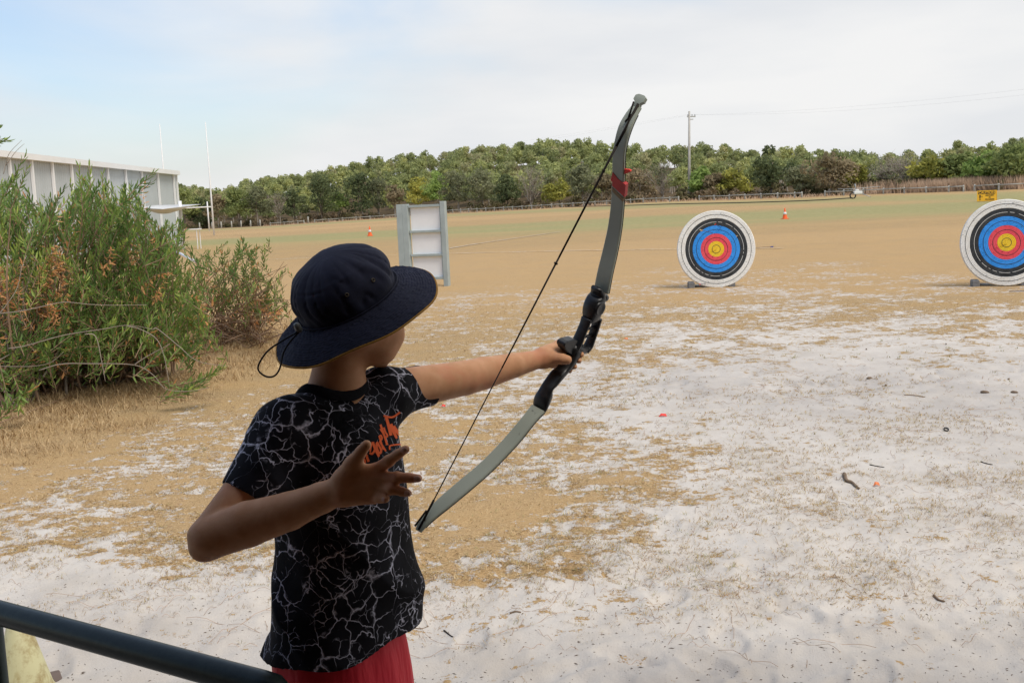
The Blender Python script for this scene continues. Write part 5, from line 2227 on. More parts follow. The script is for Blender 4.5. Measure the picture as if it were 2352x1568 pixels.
for s_ in (-1, 1):
    hp = hipc + sb_dir * s_ * .07
    an = np.array([hp[0] - .01, hp[1] + .08 * s_, .07])
    sf = Field(an - .22, an + .22, .005)
    sf.capsule(an - fb * .03 - zax * .03, an + fb * .12 - zax * .035, .043, .040, 0, flat=(zax, .8))
    sf.capsule(an - zax * .02, an + zax * .03, .044, .040, .02)
    sv, sfc = sf.mesh()
    sh_o = link(bpy.data.objects.new('shoe', make_mesh('shoe', sv - pl, sfc, shoe_m, True)), person)
    mb = MB()
    Ms = Matrix.Translation(Vector(an + fb * .045 - pl) + Vector((0, 0, -.062))) @ Matrix.Rotation(math.atan2(fb[1], fb[0]), 4, 'Z') @ Matrix.Diagonal((2.3, 1, 1, 1))
    mb.lathe([(.001, -.01), (.046, -.01), (.048, .01), (.001, .012)], 24, Ms)
    mb.build('sole', sole_m, sh_o, True)


# ---- t-shirt
def folds(X, Y, Z):
    n1 = noise3(X * 7 + 3, Y * 7, Z * 4.2, 3) - .5
    n2 = noise3(X * 15, Y * 15 + 5, Z * 7 + X * 9, 7) - .5
    rg = 1 - np.abs(noise3(X * 6 + Z * 5, Y * 6 - Z * 3, Z * 3 + 8, 9) * 2 - 1)
    low = np.clip((1.0 - Z) / .4, 0, 1)
    return -(n1 * .022 + n2 * .010 + (rg ** 3) * .011 * (.4 + low))


sleeve_R = (P(655, 985, 2.09), P(580, 1150, 2.03))
sleeve_Rm = P(632, 1045, 2.06)
sleeve_L = (P(885, 907, 2.25), P(978, 885, 2.325))
dR = unit(sleeve_R[1] - sleeve_R[0])
dL = unit(sleeve_L[1] - sleeve_L[0])
hem_z = .66


def shirt_field(g):
    f = Field((-.62, 1.78, hem_z - .06), (.02, 2.62, 1.30), .0030)
    f.loft(torso_secs(1.0, -.004), fb, .0, grow=-g, zlo=hem_z - .05)
    k = .045
    f.capsule(P(664, 980, 2.095), P(732, 946, 2.15), .057 - g, .050 - g, k)
    f.capsule(P(872, 905, 2.24), P(805, 938, 2.19), .053 - g, .050 - g, k)
    f.capsule(P(680, 985, 2.10), P(865, 930, 2.23), .048 - g, .045 - g, k)
    ext = .0 if g == 0 else .05
    f.capsule(sleeve_R[0], sleeve_R[1] + dR * .06, .059 - g, .067 - g, .03, cut=(sleeve_R[1] + dR * ext, unit(dR + V3(-.25, 0, -.1))))
    f.capsule(sleeve_L[0], sleeve_L[1] + dL * .06, .056 - g, .045 - g, .03, cut=(sleeve_L[1] + dL * ext, unit(dL + V3(0, 0, .15))))
    return f


fo_ = shirt_field(0)
fi_ = shirt_field(.0062)
sl, (X, Y, Z) = fo_.win(fo_.lo, fo_.lo + fo_.h * fo_.n)
dd_ = folds(X, Y, Z).astype(np.float32)
A_o = fo_.a + dd_
A_i = fi_.a + dd_
shell = np.maximum(A_o, -A_i)
del fi_
# hem: slightly tilted plane with a gentle wave
hz = .662 + (X + .34) * .11 + .005 * np.sin(X * 30 + Y * 17)
shell = np.maximum(shell, hz - Z)
# neck opening
na, nb = P(757, 892, 2.175), P(764, 790, 2.170)
ndir = unit(nb - na + V3(-.012, -.004, 0))
tt = (X - na[0]) * ndir[0] + (Y - na[1]) * ndir[1] + (Z - na[2]) * ndir[2]
dn = np.sqrt(np.maximum((X - na[0]) ** 2 + (Y - na[1]) ** 2 + (Z - na[2]) ** 2 - tt * tt, 0)) - .0655
shell = np.maximum(shell, -np.maximum(dn, -(tt + .05)))
fo_.a = shell.astype(np.float32)
tv, tf = fo_.mesh()
del fo_, shell, A_o, A_i, dd_

ts = NT('shirt_marble', .85, .15)
vv = ts.co()
wz = ts.new('ShaderNodeTexNoise')
wz.inputs['Scale'].default_value = 13
wz.inputs['Detail'].default_value = 3.5
wz.inputs['Roughness'].default_value = .62
ts.l.new(vv, wz.inputs['Vector'])
wv = ts.new('ShaderNodeVectorMath', operation='MULTIPLY_ADD')
ts.l.new(wz.outputs['Color'], wv.inputs[0])
wv.inputs[1].default_value = (.060, .060, .060)
ts.l.new(vv, wv.inputs[2])
wvo = wv.outputs[0]
v1 = ts.vor(wvo, 20, 'DISTANCE_TO_EDGE').outputs['Distance']
v2_ = ts.vor(wvo, 36, 'DISTANCE_TO_EDGE').outputs['Distance']
msk = ts.noise(vv, 9, 3, .6)
msk2 = ts.noise(vv, 21, 3, .6)
wid = ts.sstep(msk, .38, .66, .005, .029)
l1 = ts.math('SUBTRACT', 1.0, ts.math('DIVIDE', v1, wid), clamp=True)
l1 = ts.math('MULTIPLY', l1, ts.sstep(msk, .40, .53, .14, 1))
l2 = ts.math('SUBTRACT', 1.0, ts.math('DIVIDE', v2_, .030), clamp=True)
l2 = ts.math('MULTIPLY', l2, ts.sstep(msk2, .50, .64, 0, .85))
clo = ts.math('MULTIPLY', ts.sstep(ts.math('MULTIPLY', msk, ts.noise(vv, 45, 5, .75)), .29, .42), ts.sstep(v1, .10, .0))
vein = ts.math('MAXIMUM', ts.math('MAXIMUM', l1, l2), ts.math('MULTIPLY', clo, .9), clamp=True)
base_c = ts.ramp(ts.noise(vv, 14, 3), [(.4, (0.006, 0.006, 0.008)), (.7, (0.018, 0.018, 0.024))])
ts.color(ts.mix(ts.math('POWER', vein, .85), base_c, (0.86, 0.86, 1.0)))
ts.bump(ts.noise(vv, 40, 4, .6), .25, .006)
shirt = link(bpy.data.objects.new('t_shirt', make_mesh('t_shirt', tv - pl, tf, ts.mat, True)), person)
shirt['label'] = 'black t-shirt with white lightning marble print'
shirt.modifiers.new('s', 'SMOOTH').iterations = 3
bvh_shirt = BVHTree.FromPolygons([tuple(p) for p in tv], [tuple(int(i) for i in q) for q in tf])


def on_shirt(px, py, lift=.0012):
    r_ = Vector(ray(px, py)).normalized()
    h_ = bvh_shirt.ray_cast(Vector(CAM), r_)
    if h_[0] is None or h_[3] > 2.6:
        return None
    n_ = h_[1] if h_[1].dot(r_) < 0 else -h_[1]
    return h_[0] + n_ * lift, n_


# neck band
rib_m = simple('neck_rib', (0.014, 0.014, 0.017), .9, .1, .2, 200, .3)
side_v = unit(np.cross(ndir, V3(1, 0, 0)))
side_u = np.cross(side_v, ndir)
ring = []
for k in range(72):
    a_ = 2 * math.pi * k / 72
    dv = side_u * math.cos(a_) + side_v * math.sin(a_)
    # march down the opening until the shirt is met
    org = Vector(na + ndir * .16 + dv * .071)
    h_ = bvh_shirt.ray_cast(org, Vector(-ndir))
    z_ = (h_[0] - Vector(na)).dot(Vector(ndir)) if h_[0] is not None else None
    ring.append(z_)
ring = [z if z is not None and -.06 < z < .03 else None for z in ring]
good = [z for z in ring if z is not None]
ring = [z if z is not None else sum(good) / len(good) for z in ring]
for _ in range(14):
    ring = [(ring[i - 1] + ring[i] + ring[(i + 1) % 72]) / 3 for i in range(72)]
vs, fs = [], []
for k in range(72):
    a_ = 2 * math.pi * k / 72
    dv = side_u * math.cos(a_) + side_v * math.sin(a_)
    for rad, up_ in ((.0765, -.004), (.0720, .0075), (.0645, .0135), (.0615, .0150), (.0600, .0135), (.0625, .004), (.0660, -.008)):
        q = na + ndir * (ring[k] + up_ + .003) + dv * rad - pl
        vs.append(q)
for k in range(72):
    for j in range(6):
        a_, b_ = k * 7 + j, ((k + 1) % 72) * 7 + j
        fs.append((a_, b_, b_ + 1, a_ + 1))
co_ = link(bpy.data.objects.new('collar', make_mesh('collar', vs, fs, rib_m, True)), shirt)
md = co_.modifiers.new('s', 'SUBSURF')
md.levels = md.render_levels = 1

# chest print: orange brush letters
pr_m = simple('print_orange', (0.85, 0.14, 0.035), .7, .2, .08, 60)


def q4(x, y):
    return (746.7 + x * .1282, 976.4 + y * .1282)


def brush(pts, w, w2=None, parent=shirt):
    """one brush stroke laid on the cloth; pts in picture px, w in px"""
    pts = catmull([np.array([*p, 0.0]) for p in pts], 7)
    vs, fs = [], []
    row = []
    for i, p in enumerate(pts):
        t_ = pts[min(i + 1, len(pts) - 1)] - pts[max(i - 1, 0)]
        t_ = t_ / (np.linalg.norm(t_) + 1e-9)
        n_ = np.array([-t_[1], t_[0]])
        f_ = i / (len(pts) - 1)
        ww = (w + ((w2 if w2 is not None else w) - w) * f_) / 2
        cur = []
        for s_ in (-1, -.33, .33, 1):
            h_ = on_shirt(p[0] + n_[0] * ww * s_, p[1] + n_[1] * ww * s_)
            cur.append(None if h_ is None else h_[0])
        row.append(cur)
    for i in range(len(row) - 1):
        for j in range(3):
            q = [row[i][j], row[i][j + 1], row[i + 1][j + 1], row[i + 1][j]]
            if any(c is None for c in q):
                continue
            if max((q[a_] - q[b_]).length for a_ in range(4) for b_ in range(4)) > .035:
                continue
            b = len(vs)
            vs += [Vector(c) - Vector(pl) for c in q]
            fs.append((b, b + 1, b + 2, b + 3))
    if vs:
        o_ = link(bpy.data.objects.new('print_stroke', make_mesh('print_stroke', vs, fs, pr_m)), parent)
        return o_


brush([q4(735, 520), q4(750, 590), q4(775, 650)], 5.5)
brush([q4(690, 600), q4(710, 640), q4(700, 680)], 4.5)
brush([q4(790, 490), q4(830, 510), q4(870, 470), q4(890, 420)], 5)
brush([q4(850, 300), q4(880, 400), q4(920, 490), q4(960, 560)], 5.5)
brush([q4(845, 300), q4(815, 380), q4(800, 470)], 4)
brush([q4(940, 300), q4(915, 340), q4(925, 420), q4(955, 490), q4(990, 490), q4(990, 430), q4(960, 370), q4(935, 330)], 5)
brush([q4(960, 190), q4(990, 290), q4(1035, 440)], 4)
brush([q4(955, 210), q4(990, 185), q4(1010, 240), q4(975, 300), q4(1030, 380), q4(1080, 465)], 4)
brush([q4(985, -10), q4(1030, 120), q4(1070, 240), q4(1105, 355)], 5)
brush([q4(1045, 40), q4(1070, 120), q4(1110, 190), q4(1060, 225)], 4)
brush([q4(1160, -20), q4(1200, 80), q4(1240, 160), q4(1275, 235)], 10, 5)
brush([q4(1210, 20), q4(1270, 100), q4(1330, 165), q4(1380, 140)], 9, 6)
brush([(886, 958), (892, 980), (897, 1000)], 7)
brush([(880, 955), (900, 958), (918, 946)], 4.5)
brush([(872, 985), (880, 998), (884, 1010)], 3.5)
brush([q4(1400, 335), q4(1280, 345), q4(1155, 370), q4(1150, 440)], 3.6)

# ---- red shorts
sh_m = NT('shorts_red', .6, .25)
vv = sh_m.co()
sh_m.color(sh_m.ramp(sh_m.noise(vv, 6, 3), [(.3, (0.74, 0.018, 0.036)), (.7, (0.86, 0.030, 0.058))]))
sh_m.bump(sh_m.noise(sh_m.co('Object', (18, 18, 4)), 1, 3, .6), .5, .02)


def shorts_field(g):
    f = Field((-.56, 1.84, .24), (-.06, 2.46, .80), .005)
    wz_ = float(P(785, 1440, 2.2)[2])
    c = hipc
    f.loft([(wz_, c[0] - .004, c[1], .106, .140), (wz_ - .06, c[0], c[1], .112, .146), (wz_ - .16, c[0] + .004, c[1], .114, .148), (wz_ - .2, c[0] + .004, c[1], .106, .140)], fb, 0, grow=-g)
    for s_ in (-1, 1):
        hp = hipc + sb_dir * s_ * .066 - zax * .03
        e_ = np.array([hp[0] + .015 * s_, hp[1] + .035 * s_, .38])
        f.capsule(hp, e_, .094 - g, .098 - g, .012, cut=(e_ - zax * (0 if g == 0 else .05), V3(0, 0, -1)))
    sl_, (X_, Y_, Z_) = f.win(f.lo, f.lo + f.h * f.n)
    an = np.arctan2(Y_ - c[1], X_ - c[0])
    f.a += (.0016 * np.sin(an * 9 + Z_ * 14) + .014 * (noise3(X_ * 9, Y_ * 9, Z_ * 3, 12) - .5)).astype(np.float32)
    return f


f1, f2 = shorts_field(0), shorts_field(.010)
f1.a = np.maximum(f1.a, -f2.a)
sv, sf_ = f1.mesh()
so = link(bpy.data.objects.new('shorts', make_mesh('shorts', sv - pl, sf_, sh_m.mat, True)), person)
so['label'] = 'red shorts'
so.modifiers.new('s', 'SMOOTH').iterations = 2

# ---- bucket hat
navy = NT('hat_navy', .8, .25)
vv = navy.co()
navy.color(navy.ramp(navy.noise(vv, 30, 5, .7), [(.3, (0.008, 0.010, 0.026)), (.75, (0.017, 0.020, 0.046))]))
navy.b.inputs['Sheen Weight'].default_value = .04
navy.bump(navy.noise(vv, 260, 3, .6), .2, .002)
gold_m = simple('piping_mustard', (0.36, 0.19, 0.04), .8, .2, .15, 60)
HU = unit(-.34 * Rv + .83 * Uv - .44 * Fv)
BC = P(817, 724, 2.14)                                # centre of the brim edge
Hf = unit(fh - HU * float(fh @ HU))                   # towards the forehead
Hs_ = np.cross(HU, Hf)
SC = BC + HU * .036                                   # centre of the seam


def hat_pt(th_, r_, z_, sx=1.0):
    return SC + Hf * (math.cos(th_) * r_ * 1.06) + Hs_ * (math.sin(th_) * r_ * .97) + HU * z_


hat = empty('hat', BC)
hat.parent = person
hat.matrix_parent_inverse = Matrix.Translation(-person.location)
hat['label'] = 'navy bucket hat with mustard edge'
hl = V3(*hat.location)
NT_ = 160
prof = [(.0975, -.001), (.0995, .010), (.1015, .022), (.1015, .034), (.0985, .047), (.0925, .059), (.084, .070), (.072, .0805), (.058, .089), (.042, .0955), (.026, .0995), (.012, .1012), (.0005, .1016)]
pz = catmull([np.array([r_, z_, 0]) for r_, z_ in prof], 4)
vs, fs = [], []
for i, q in enumerate(pz):
    r0, z0 = q[0], q[1]
    for k in range(NT_):
        th_ = 2 * math.pi * k / NT_
        p = hat_pt(th_, r0, z0)
        s1 = float(noise3(*[np.array([c * 20.0]) for c in p - SC], 5)[0]) - .5
        s2 = float(noise3(np.array([th_ * 4.0]), np.array([z0 * 9.0]), np.array([2.0]), 6)[0]) - .5
        s3 = 1 - abs(float(noise3(np.array([th_ * 7.0 + z0 * 20]), np.array([z0 * 22.0]), np.array([5.0]), 8)[0]) * 2 - 1)
        amp = min(1, (r0 / .09)) * min(1, z0 / .02 + .1)
        rr2 = r0 + amp * (s1 * .008 + s2 * .006 - (s3 ** 4) * .0045)
        if .0690 < z0 < .0715:
            rr2 += .0012
        dz = (s1 * .006 if r0 < .09 else 0)
        vs.append(hat_pt(th_, rr2, z0 + dz) - hl)
n_ = len(pz)
for i in range(n_ - 1):
    for k in range(NT_):
        k2 = (k + 1) % NT_
        fs.append((i * NT_ + k, i * NT_ + k2, (i + 1) * NT_ + k2, (i + 1) * NT_ + k))
cr = link(bpy.data.objects.new('crown', make_mesh('crown', vs, fs, navy.mat, True)), hat)


def brim_pt(th_, t_):
    r_ = .0975 + .0685 * t_
    z_ = -.036 * t_ ** 1.15 + .0045 * math.sin(2 * th_ + .6) * t_ + .0035 * math.sin(3 * th_ + 2.0) * t_ + .002 * math.sin(7 * th_) * t_
    return hat_pt(th_, r_, z_)


vs, fs = [], []
NR = 60
for i in range(NR + 1):
    t_ = i / NR
    for k in range(320):
        th_ = 2 * math.pi * k / 320
        p = brim_pt(th_, t_)
        rid = abs(math.sin(t_ * math.pi * 15)) ** .7
        puck = float(noise2(np.array([th_ * 46]), np.array([math.floor(t_ * 15) * 3.3]), 4)[0]) - .5
        p = p + HU * (.0014 * rid + .0036 * puck * math.sin(math.pi * ((t_ * 15) % 1)))
        vs.append(p - hl)
for i in range(NR):
    for k in range(320):
        k2 = (k + 1) % 320
        fs.append((i * 320 + k, (i + 1) * 320 + k, (i + 1) * 320 + k2, i * 320 + k2))
br2 = link(bpy.data.objects.new('brim', make_mesh('brim', vs, fs, navy.mat, True)), hat)
md = br2.modifiers.new('t', 'SOLIDIFY')
md.thickness = .0022
md.offset = -1
mb = MB()
loop = [Vector(brim_pt(2 * math.pi * k / 160, 1.0) - hl) - Vector(HU) * .0012 for k in range(161)]
mb.tube(loop, .0021, 8, cap=False)
mb.build('piping', gold_m, hat, True)
# band seam
mb = MB()
mb.tube([Vector(hat_pt(2 * math.pi * k / 120, .1025, .002) - hl) for k in range(121)], .0016, 6, cap=False)
mb.build('seam', navy.mat, hat, True)
bvh_hat = BVHTree.FromPolygons([tuple(v_.co) for v_ in cr.data.vertices], [tuple(p.vertices) for p in cr.data.polygons])
brass = simple('eyelet_brass', (0.10, 0.085, 0.06), .4, .5, .1, 50, metal=.7)


def z1(x, y):
    return (402 + x * .293, 517 + y * .293)


for (ex, ey) in ((1347, 547), (1553, 431)):
    r_2 = Vector(ray(*z1(ex, ey))).normalized()
    h_ = bvh_hat.ray_cast(Vector(CAM - hl), r_2)
    if h_[0] is not None:
        mb = MB()
        Mx = Matrix.Translation(h_[0]) @ h_[1].to_track_quat('Z', 'Y').to_matrix().to_4x4()
        mb.lathe([(.0018, .0004), (.0022, .0016), (.0034, .0018), (.0042, .0003)], 18, Mx)
        mb.build('eyelet', brass, hat, True)
cord_m = simple('cord_black', (0.012, 0.012, 0.014), .6, .3, .1, 60)
tog_m = simple('toggle_grey', (0.14, 0.155, 0.15), .4, .5, .3, 200)
cp = [(960, 800), (952, 840), (850, 900), (725, 988), (655, 1095), (663, 1150), (720, 1187), (780, 1180), (822, 1120), (850, 1000), (905, 908), (972, 835), (975, 800)]
pts = [Vector(P(*z1(x, y), 2.015 if 2 < i < 9 else 2.02)) - Vector(hl) for i, (x, y) in enumerate(cp)]
mb = MB()
mb.tube([Vector(q) for q in catmull(pts, 6)], .0017, 8)
mb.build('cord', cord_m, hat, True)
mb = MB()
tc_ = Vector(P(*z1(965, 803), 2.02)) - Vector(hl)
mb.lathe([(.001, -.010), (.005, -.009), (.0065, -.003), (.0065, .004), (.0048, .009), (.001, .010)], 16, Matrix.Translation(tc_) @ Vector(HU).to_track_quat('Z', 'Y').to_matrix().to_4x4())
mb.build('toggle', tog_m, hat, True)

# ------------------------------------------------------------------ the recurve bow
GR = P(1303, 833, 2.525)
Dd = unit(V3(.62, .78, 0))
Wp = unit(V3(.78, -.62, 0))
Ax = unit(V3(0, 0, 1) + .35 * Dd + .38 * Wp)
D2 = unit(Dd - Ax * float(Dd @ Ax))
WW = unit(np.cross(Ax, D2))
if WW[1] > 0:
    WW = -WW                                           # the side facing the camera


def on_bow(px, py, off=0.0):
    r_ = ray(px, py)
    t_ = float((GR + WW * off - CAM) @ WW) / float(r_ @ WW)
    return CAM + r_ * t_


bow = empty('bow', GR)
tag(bow, 'grey green recurve bow with black riser held out by the child', 'bow')
blc = V3(*bow.location)
limb_m = NT('limb_paint', .45, .4)
vv = limb_m.co()
lc = limb_m.ramp(limb_m.noise(vv, 12, 4), [(.3, (0.33, 0.365, 0.30)), (.7, (0.39, 0.425, 0.355))])
sc_ = limb_m.sstep(limb_m.noise(vv, 45, 5, .7), .66, .70, 0, .55)
limb_m.color(limb_m.mix(sc_, lc, (0.09, 0.085, 0.07)))
ris_m = NT('riser_black', .38, .5)
vv = ris_m.co()
ris_m.color(ris_m.mix(ris_m.sstep(ris_m.noise(vv, 35, 6, .75), .55, .75), (0.010, 0.011, 0.013), (0.055, 0.052, 0.048)))
ris_m.bump(ris_m.noise(vv, 50, 3), .2, .003)
str_m = simple('string_black', (0.022, 0.017, 0.014), .7, .2, .2, 100)
edge_m = simple('limb_edge_black', (0.02, 0.02, 0.02), .7, .2, .2, 80)


def limb(pairs, name_label, thick=.0075, tip=None):
    """pairs of picture points on the two long edges of the limb"""
    ctr = catmull([on_bow((a_[0] + b_[0]) / 2, (a_[1] + b_[1]) / 2) for a_, b_ in pairs], 6)
    # width: along the plane normal, sized so that the two edges fall where they are seen
    wd = []
    for a_, b_ in pairs:
        m_ = on_bow((a_[0] + b_[0]) / 2, (a_[1] + b_[1]) / 2)
        ex, ey = [], []
        q1 = m_ + WW * .01
        u1, w1, _ = proj(*q1)
        u0, w0, _ = proj(*m_)
        px_per = math.hypot(u1 - u0, w1 - w0) / .01
        dirx = np.array([u1 - u0, w1 - w0]) / (px_per * .01)
        sep = np.array([b_[0] - a_[0], b_[1] - a_[1]])
        wd.append(abs(float(sep @ dirx)) / px_per / 2)
    wd = [float(c[0]) for c in catmull([np.array([w_, 0, 0]) for w_ in wd], 6)]
    vs, fs = [], []
    n = len(ctr)
    for i in range(n):
        t_ = unit(ctr[min(i + 1, n - 1)] - ctr[max(i - 1, 0)])
        nn = unit(np.cross(t_, WW))
        h_ = thick / 2
        e_ = .0018
        w_ = max(wd[i], .005)
        for (cw, ch) in ((w_ - e_, h_), (w_, h_ - e_), (w_, -h_ + e_), (w_ - e_, -h_), (-w_ + e_, -h_), (-w_, -h_ + e_), (-w_, h_ - e_), (-w_ + e_, h_)):
            vs.append(ctr[i] + WW * cw + nn * ch - blc)
    for i in range(n - 1):
        for k in range(8):
            k2 = (k + 1) % 8
            fs.append((i * 8 + k, i * 8 + k2, (i + 1) * 8 + k2, (i + 1) * 8 + k))
    fs.append(tuple(range(8))[::-1])
    fs.append(tuple((n - 1) * 8 + k for k in range(8)))
    o_ = link(bpy.data.objects.new('limb', make_mesh('limb', vs, fs, limb_m.mat, False)), bow)
    o_['label'] = name_label
    return ctr, wd, o_


UP = [((1364, 664), (1399, 672)), ((1373.7, 620), (1406, 631.7)), ((1387, 567), (1417.7, 579)), ((1397.8, 517.4), (1426.5, 529)), ((1404.5, 464.7), (1432, 475)),
      ((1406, 423.7), (1434, 431)), ((1407.4, 382.7), (1435, 391.5)), ((1409, 347.5), (1436.5, 353)), ((1414.8, 315), (1441, 326)), ((1423.5, 286), (1450, 297.7)),
      ((1438, 259.6), (1460, 275)), ((1454, 238), (1472, 253))]
LO = [((1224, 925.7), (1249, 950)), ((1201, 956.5), (1226.7, 972)), ((1170, 994), (1198, 1008)), ((1139.5, 1028), (1167.7, 1041)), ((1098.5, 1069), (1128, 1081)),
      ((1047, 1113), (1080, 1122)), ((1003.6, 1151), (1037, 1157)), ((978, 1177), (1007, 1181)), ((961, 1198), (985, 1201)), ((954, 1216), (968, 1221))]
cu_, wu_, limb_u = limb(UP, 'upper limb with red and brown tape')
cl_, wl_, limb_l = limb(LO, 'lower limb')
# tip of the upper limb beyond the nock
tp = catmull([on_bow(1463, 246), on_bow(1466, 238), on_bow(1471, 228), on_bow(1476, 220)], 4)
mb = MB()
vs = []
wds = np.interp(np.linspace(0, 1, len(tp)), [0, .35, .5, .85, 1], [.0075, .007, .013, .013, .007])
for p, w_ in zip(tp, wds):
    t_ = unit(tp[-1] - tp[0])
    nn = unit(np.cross(t_, WW))
    vs += [p + WW * w_ + nn * .005 - blc, p - WW * w_ + nn * .005 - blc, p - WW * w_ - nn * .005 - blc, p + WW * w_ - nn * .005 - blc]
fs = [(i * 4 + k, i * 4 + (k + 1) % 4, (i + 1) * 4 + (k + 1) % 4, (i + 1) * 4 + k) for i in range(len(tp) - 1) for k in range(4)]
fs += [(3, 2, 1, 0), tuple((len(tp) - 1) * 4 + k for k in range(4))]
mb.add(vs, fs)
mb.build('limb_tip', limb_m.mat, bow)
# worn dark line along the back edge of each limb
for ctr, wd in ((cu_, wu_), (cl_, wl_)):
    mb = MB()
    pts = []
    for i, p in enumerate(ctr[:-4]):
        t_ = unit(ctr[min(i + 1, len(ctr) - 1)] - ctr[max(i - 1, 0)])
        nn = unit(np.cross(t_, WW))
        sgn = 1 if float(nn @ D2) > 0 else -1
        pts.append(Vector(p + WW * (wd[i] + .0002) + nn * sgn * .003 - blc))
    mb.tube(pts, .0009, 5)
    mb.build('edge_line', edge_m, bow)


# riser: sections along its centre line (px left edge, px right edge)
def riser_piece(pairs, hw, name='riser', mat=None, round_=True, closed=True):
    ctr = catmull([np.append(on_bow((a_[0] + b_[0]) / 2, (a_[1] + b_[1]) / 2), 0) for a_, b_ in pairs], 4)
    ctr = [c[:3] for c in ctr]
    hd = []
    for (a_, b_), w_ in zip(pairs, hw):
        m_ = on_bow((a_[0] + b_[0]) / 2, (a_[1] + b_[1]) / 2)
        u0, w0, _ = proj(*m_)
        A1, B1, _ = proj(*(m_ + D2 * .01))
        A2, B2, _ = proj(*(m_ + WW * .01))
        sep = np.array([b_[0] - a_[0], b_[1] - a_[1]])
        L_ = np.linalg.norm(sep)
        sd = sep / L_
        pd2 = abs(float(np.array([A1 - u0, B1 - w0]) @ sd)) / .01
        pw = abs(float(np.array([A2 - u0, B2 - w0]) @ sd)) / .01
        hd.append(max(.005, (L_ / 2 - pw * w_ * .9) / max(pd2, 1)))
    hd = [float(c[0]) for c in catmull([np.array([h_, 0, 0]) for h_ in hd], 4)]
    ww = [float(c[0]) for c in catmull([np.array([h_, 0, 0]) for h_ in hw], 4)]
    vs, fs = [], []
    n = len(ctr)
    S = 16
    for i in range(n):
        t_ = unit(ctr[min(i + 1, n - 1)] - ctr[max(i - 1, 0)])
        nn = unit(np.cross(t_, WW))
        for k in range(S):
            a_ = 2 * math.pi * k / S
            ca, sa = math.cos(a_), math.sin(a_)
            e_ = .55
            vs.append(ctr[i] + nn * (abs(ca) ** e_ * math.copysign(1, ca) * hd[i]) + WW * (abs(sa) ** e_ * math.copysign(1, sa) * ww[i]) - blc)
    for i in range(n - 1):
        for k in range(S):
            k2 = (k + 1) % S
            fs.append((i * S + k, i * S + k2, (i + 1) * S + k2, (i + 1) * S + k))
    fs.append(tuple(range(S))[::-1])
    fs.append(tuple((n - 1) * S + k for k in range(S)))
    return vs, fs


rb_ = MB()
rb_.add(*riser_piece([((1360, 655), (1380, 668)), ((1355, 671), (1392, 680)), ((1345, 688), (1392, 691)), ((1338, 705), (1386, 707)), ((1338, 722), (1382, 722)), ((1338, 733), (1378, 735))],
                     [.014, .019, .021, .021, .018, .014]))
# belly strut, back strut and webs round the cut-outs
rb_.add(*riser_piece([((1338, 728), (1358, 733)), ((1333, 745), (1352, 748)), ((1325, 763), (1344, 768)), ((1316, 782), (1337, 787)), ((1306, 798), (1330, 803))], [.014, .013, .013, .014, .014]))
rb_.add(*riser_piece([((1366, 728), (1380, 731)), ((1361, 750), (1373, 754)), ((1353, 775), (1364, 779)), ((1346, 792), (1357, 796)), ((1335, 802), (1350, 808))], [.012, .011, .011, .012, .012]))
for (p0, p1, w_) in (((1346, 737), (1374, 728), .007), ((1343, 757), (1368, 750), .0045), ((1336, 775), (1362, 768), .0045), ((1328, 795), (1350, 797), .007)):
    a_, b_ = Vector(on_bow(*p0) - blc), Vector(on_bow(*p1) - blc)
    rb_.tube([a_, (a_ + b_) / 2, b_], [w_, w_ * .8, w_], 8)
# grip and lower part
rb_.add(*riser_piece([((1303, 800), (1345, 806)), ((1298, 815), (1334, 818)), ((1288, 830), (1320, 838)), ((1276, 845), (1306, 856)), ((1262, 858), (1296, 866)), ((1252, 872), (1284, 880)),
                      ((1243, 886), (1271, 894)), ((1233, 901), (1271, 908)), ((1226, 914), (1266, 921)), ((1226, 927), (1256, 936)), ((1232, 936), (1248, 946))],
                     [.014, .015, .0155, .0155, .017, .017, .016, .018, .020, .020, .016]))
rb_.tube([Vector(on_bow(1311, 803) - blc), Vector(on_bow(1330, 804) - blc), Vector(on_bow(1346, 801) - blc)], [.013, .0125, .011], 10)
rb_.build('riser', ris_m.mat, bow, True)
# arrow shelf / thumb rest
mb = MB()
sp = [on_bow(1316, 786), on_bow(1304, 789), on_bow(1295, 790, .004)]
vs, fs = [], []
out = [(1289.5, 792), (1292, 785), (1300, 780.5), (1316, 777), (1322, 779), (1316, 793), (1307, 812), (1299, 807), (1292, 800)]
for s_ in (-.016, .008):
    for q in out:
        vs.append(on_bow(*q) + WW * s_ - blc)
nq = len(out)
fs.append(tuple(range(nq)))
fs.append(tuple(range(nq, 2 * nq))[::-1])
fs += [(k, k + nq, (k + 1) % nq + nq, (k + 1) % nq) for k in range(nq)]
mb.add(vs, fs)
so = mb.build('arrow_shelf', ris_m.mat, bow)
bvm = so.modifiers.new('b', 'BEVEL')
bvm.width = .003
bvm.segments = 3
for (hx, hy) in ((1342, 711), (1362, 700)):
    pass
# round boss on the upper pocket, small bolt at the back
mb = MB()
c_ = Vector(on_bow(1362, 702) + WW * .020 - blc)
mb.lathe([(.0005, .002), (.008, .001), (.013, .003), (.0165, .0035), (.018, -.002)], 24, Matrix.Translation(c_) @ Vector(WW).to_track_quat('Z', 'Y').to_matrix().to_4x4())
mb.build('boss', ris_m.mat, bow, True)
mb = MB()
a_ = Vector(on_bow(1388, 683) - blc)
mb.tube([a_ - Vector(D2) * .008, a_ + Vector(D2) * .006], .009, 12)
mb.build('limb_bolt', ris_m.mat, bow, True)
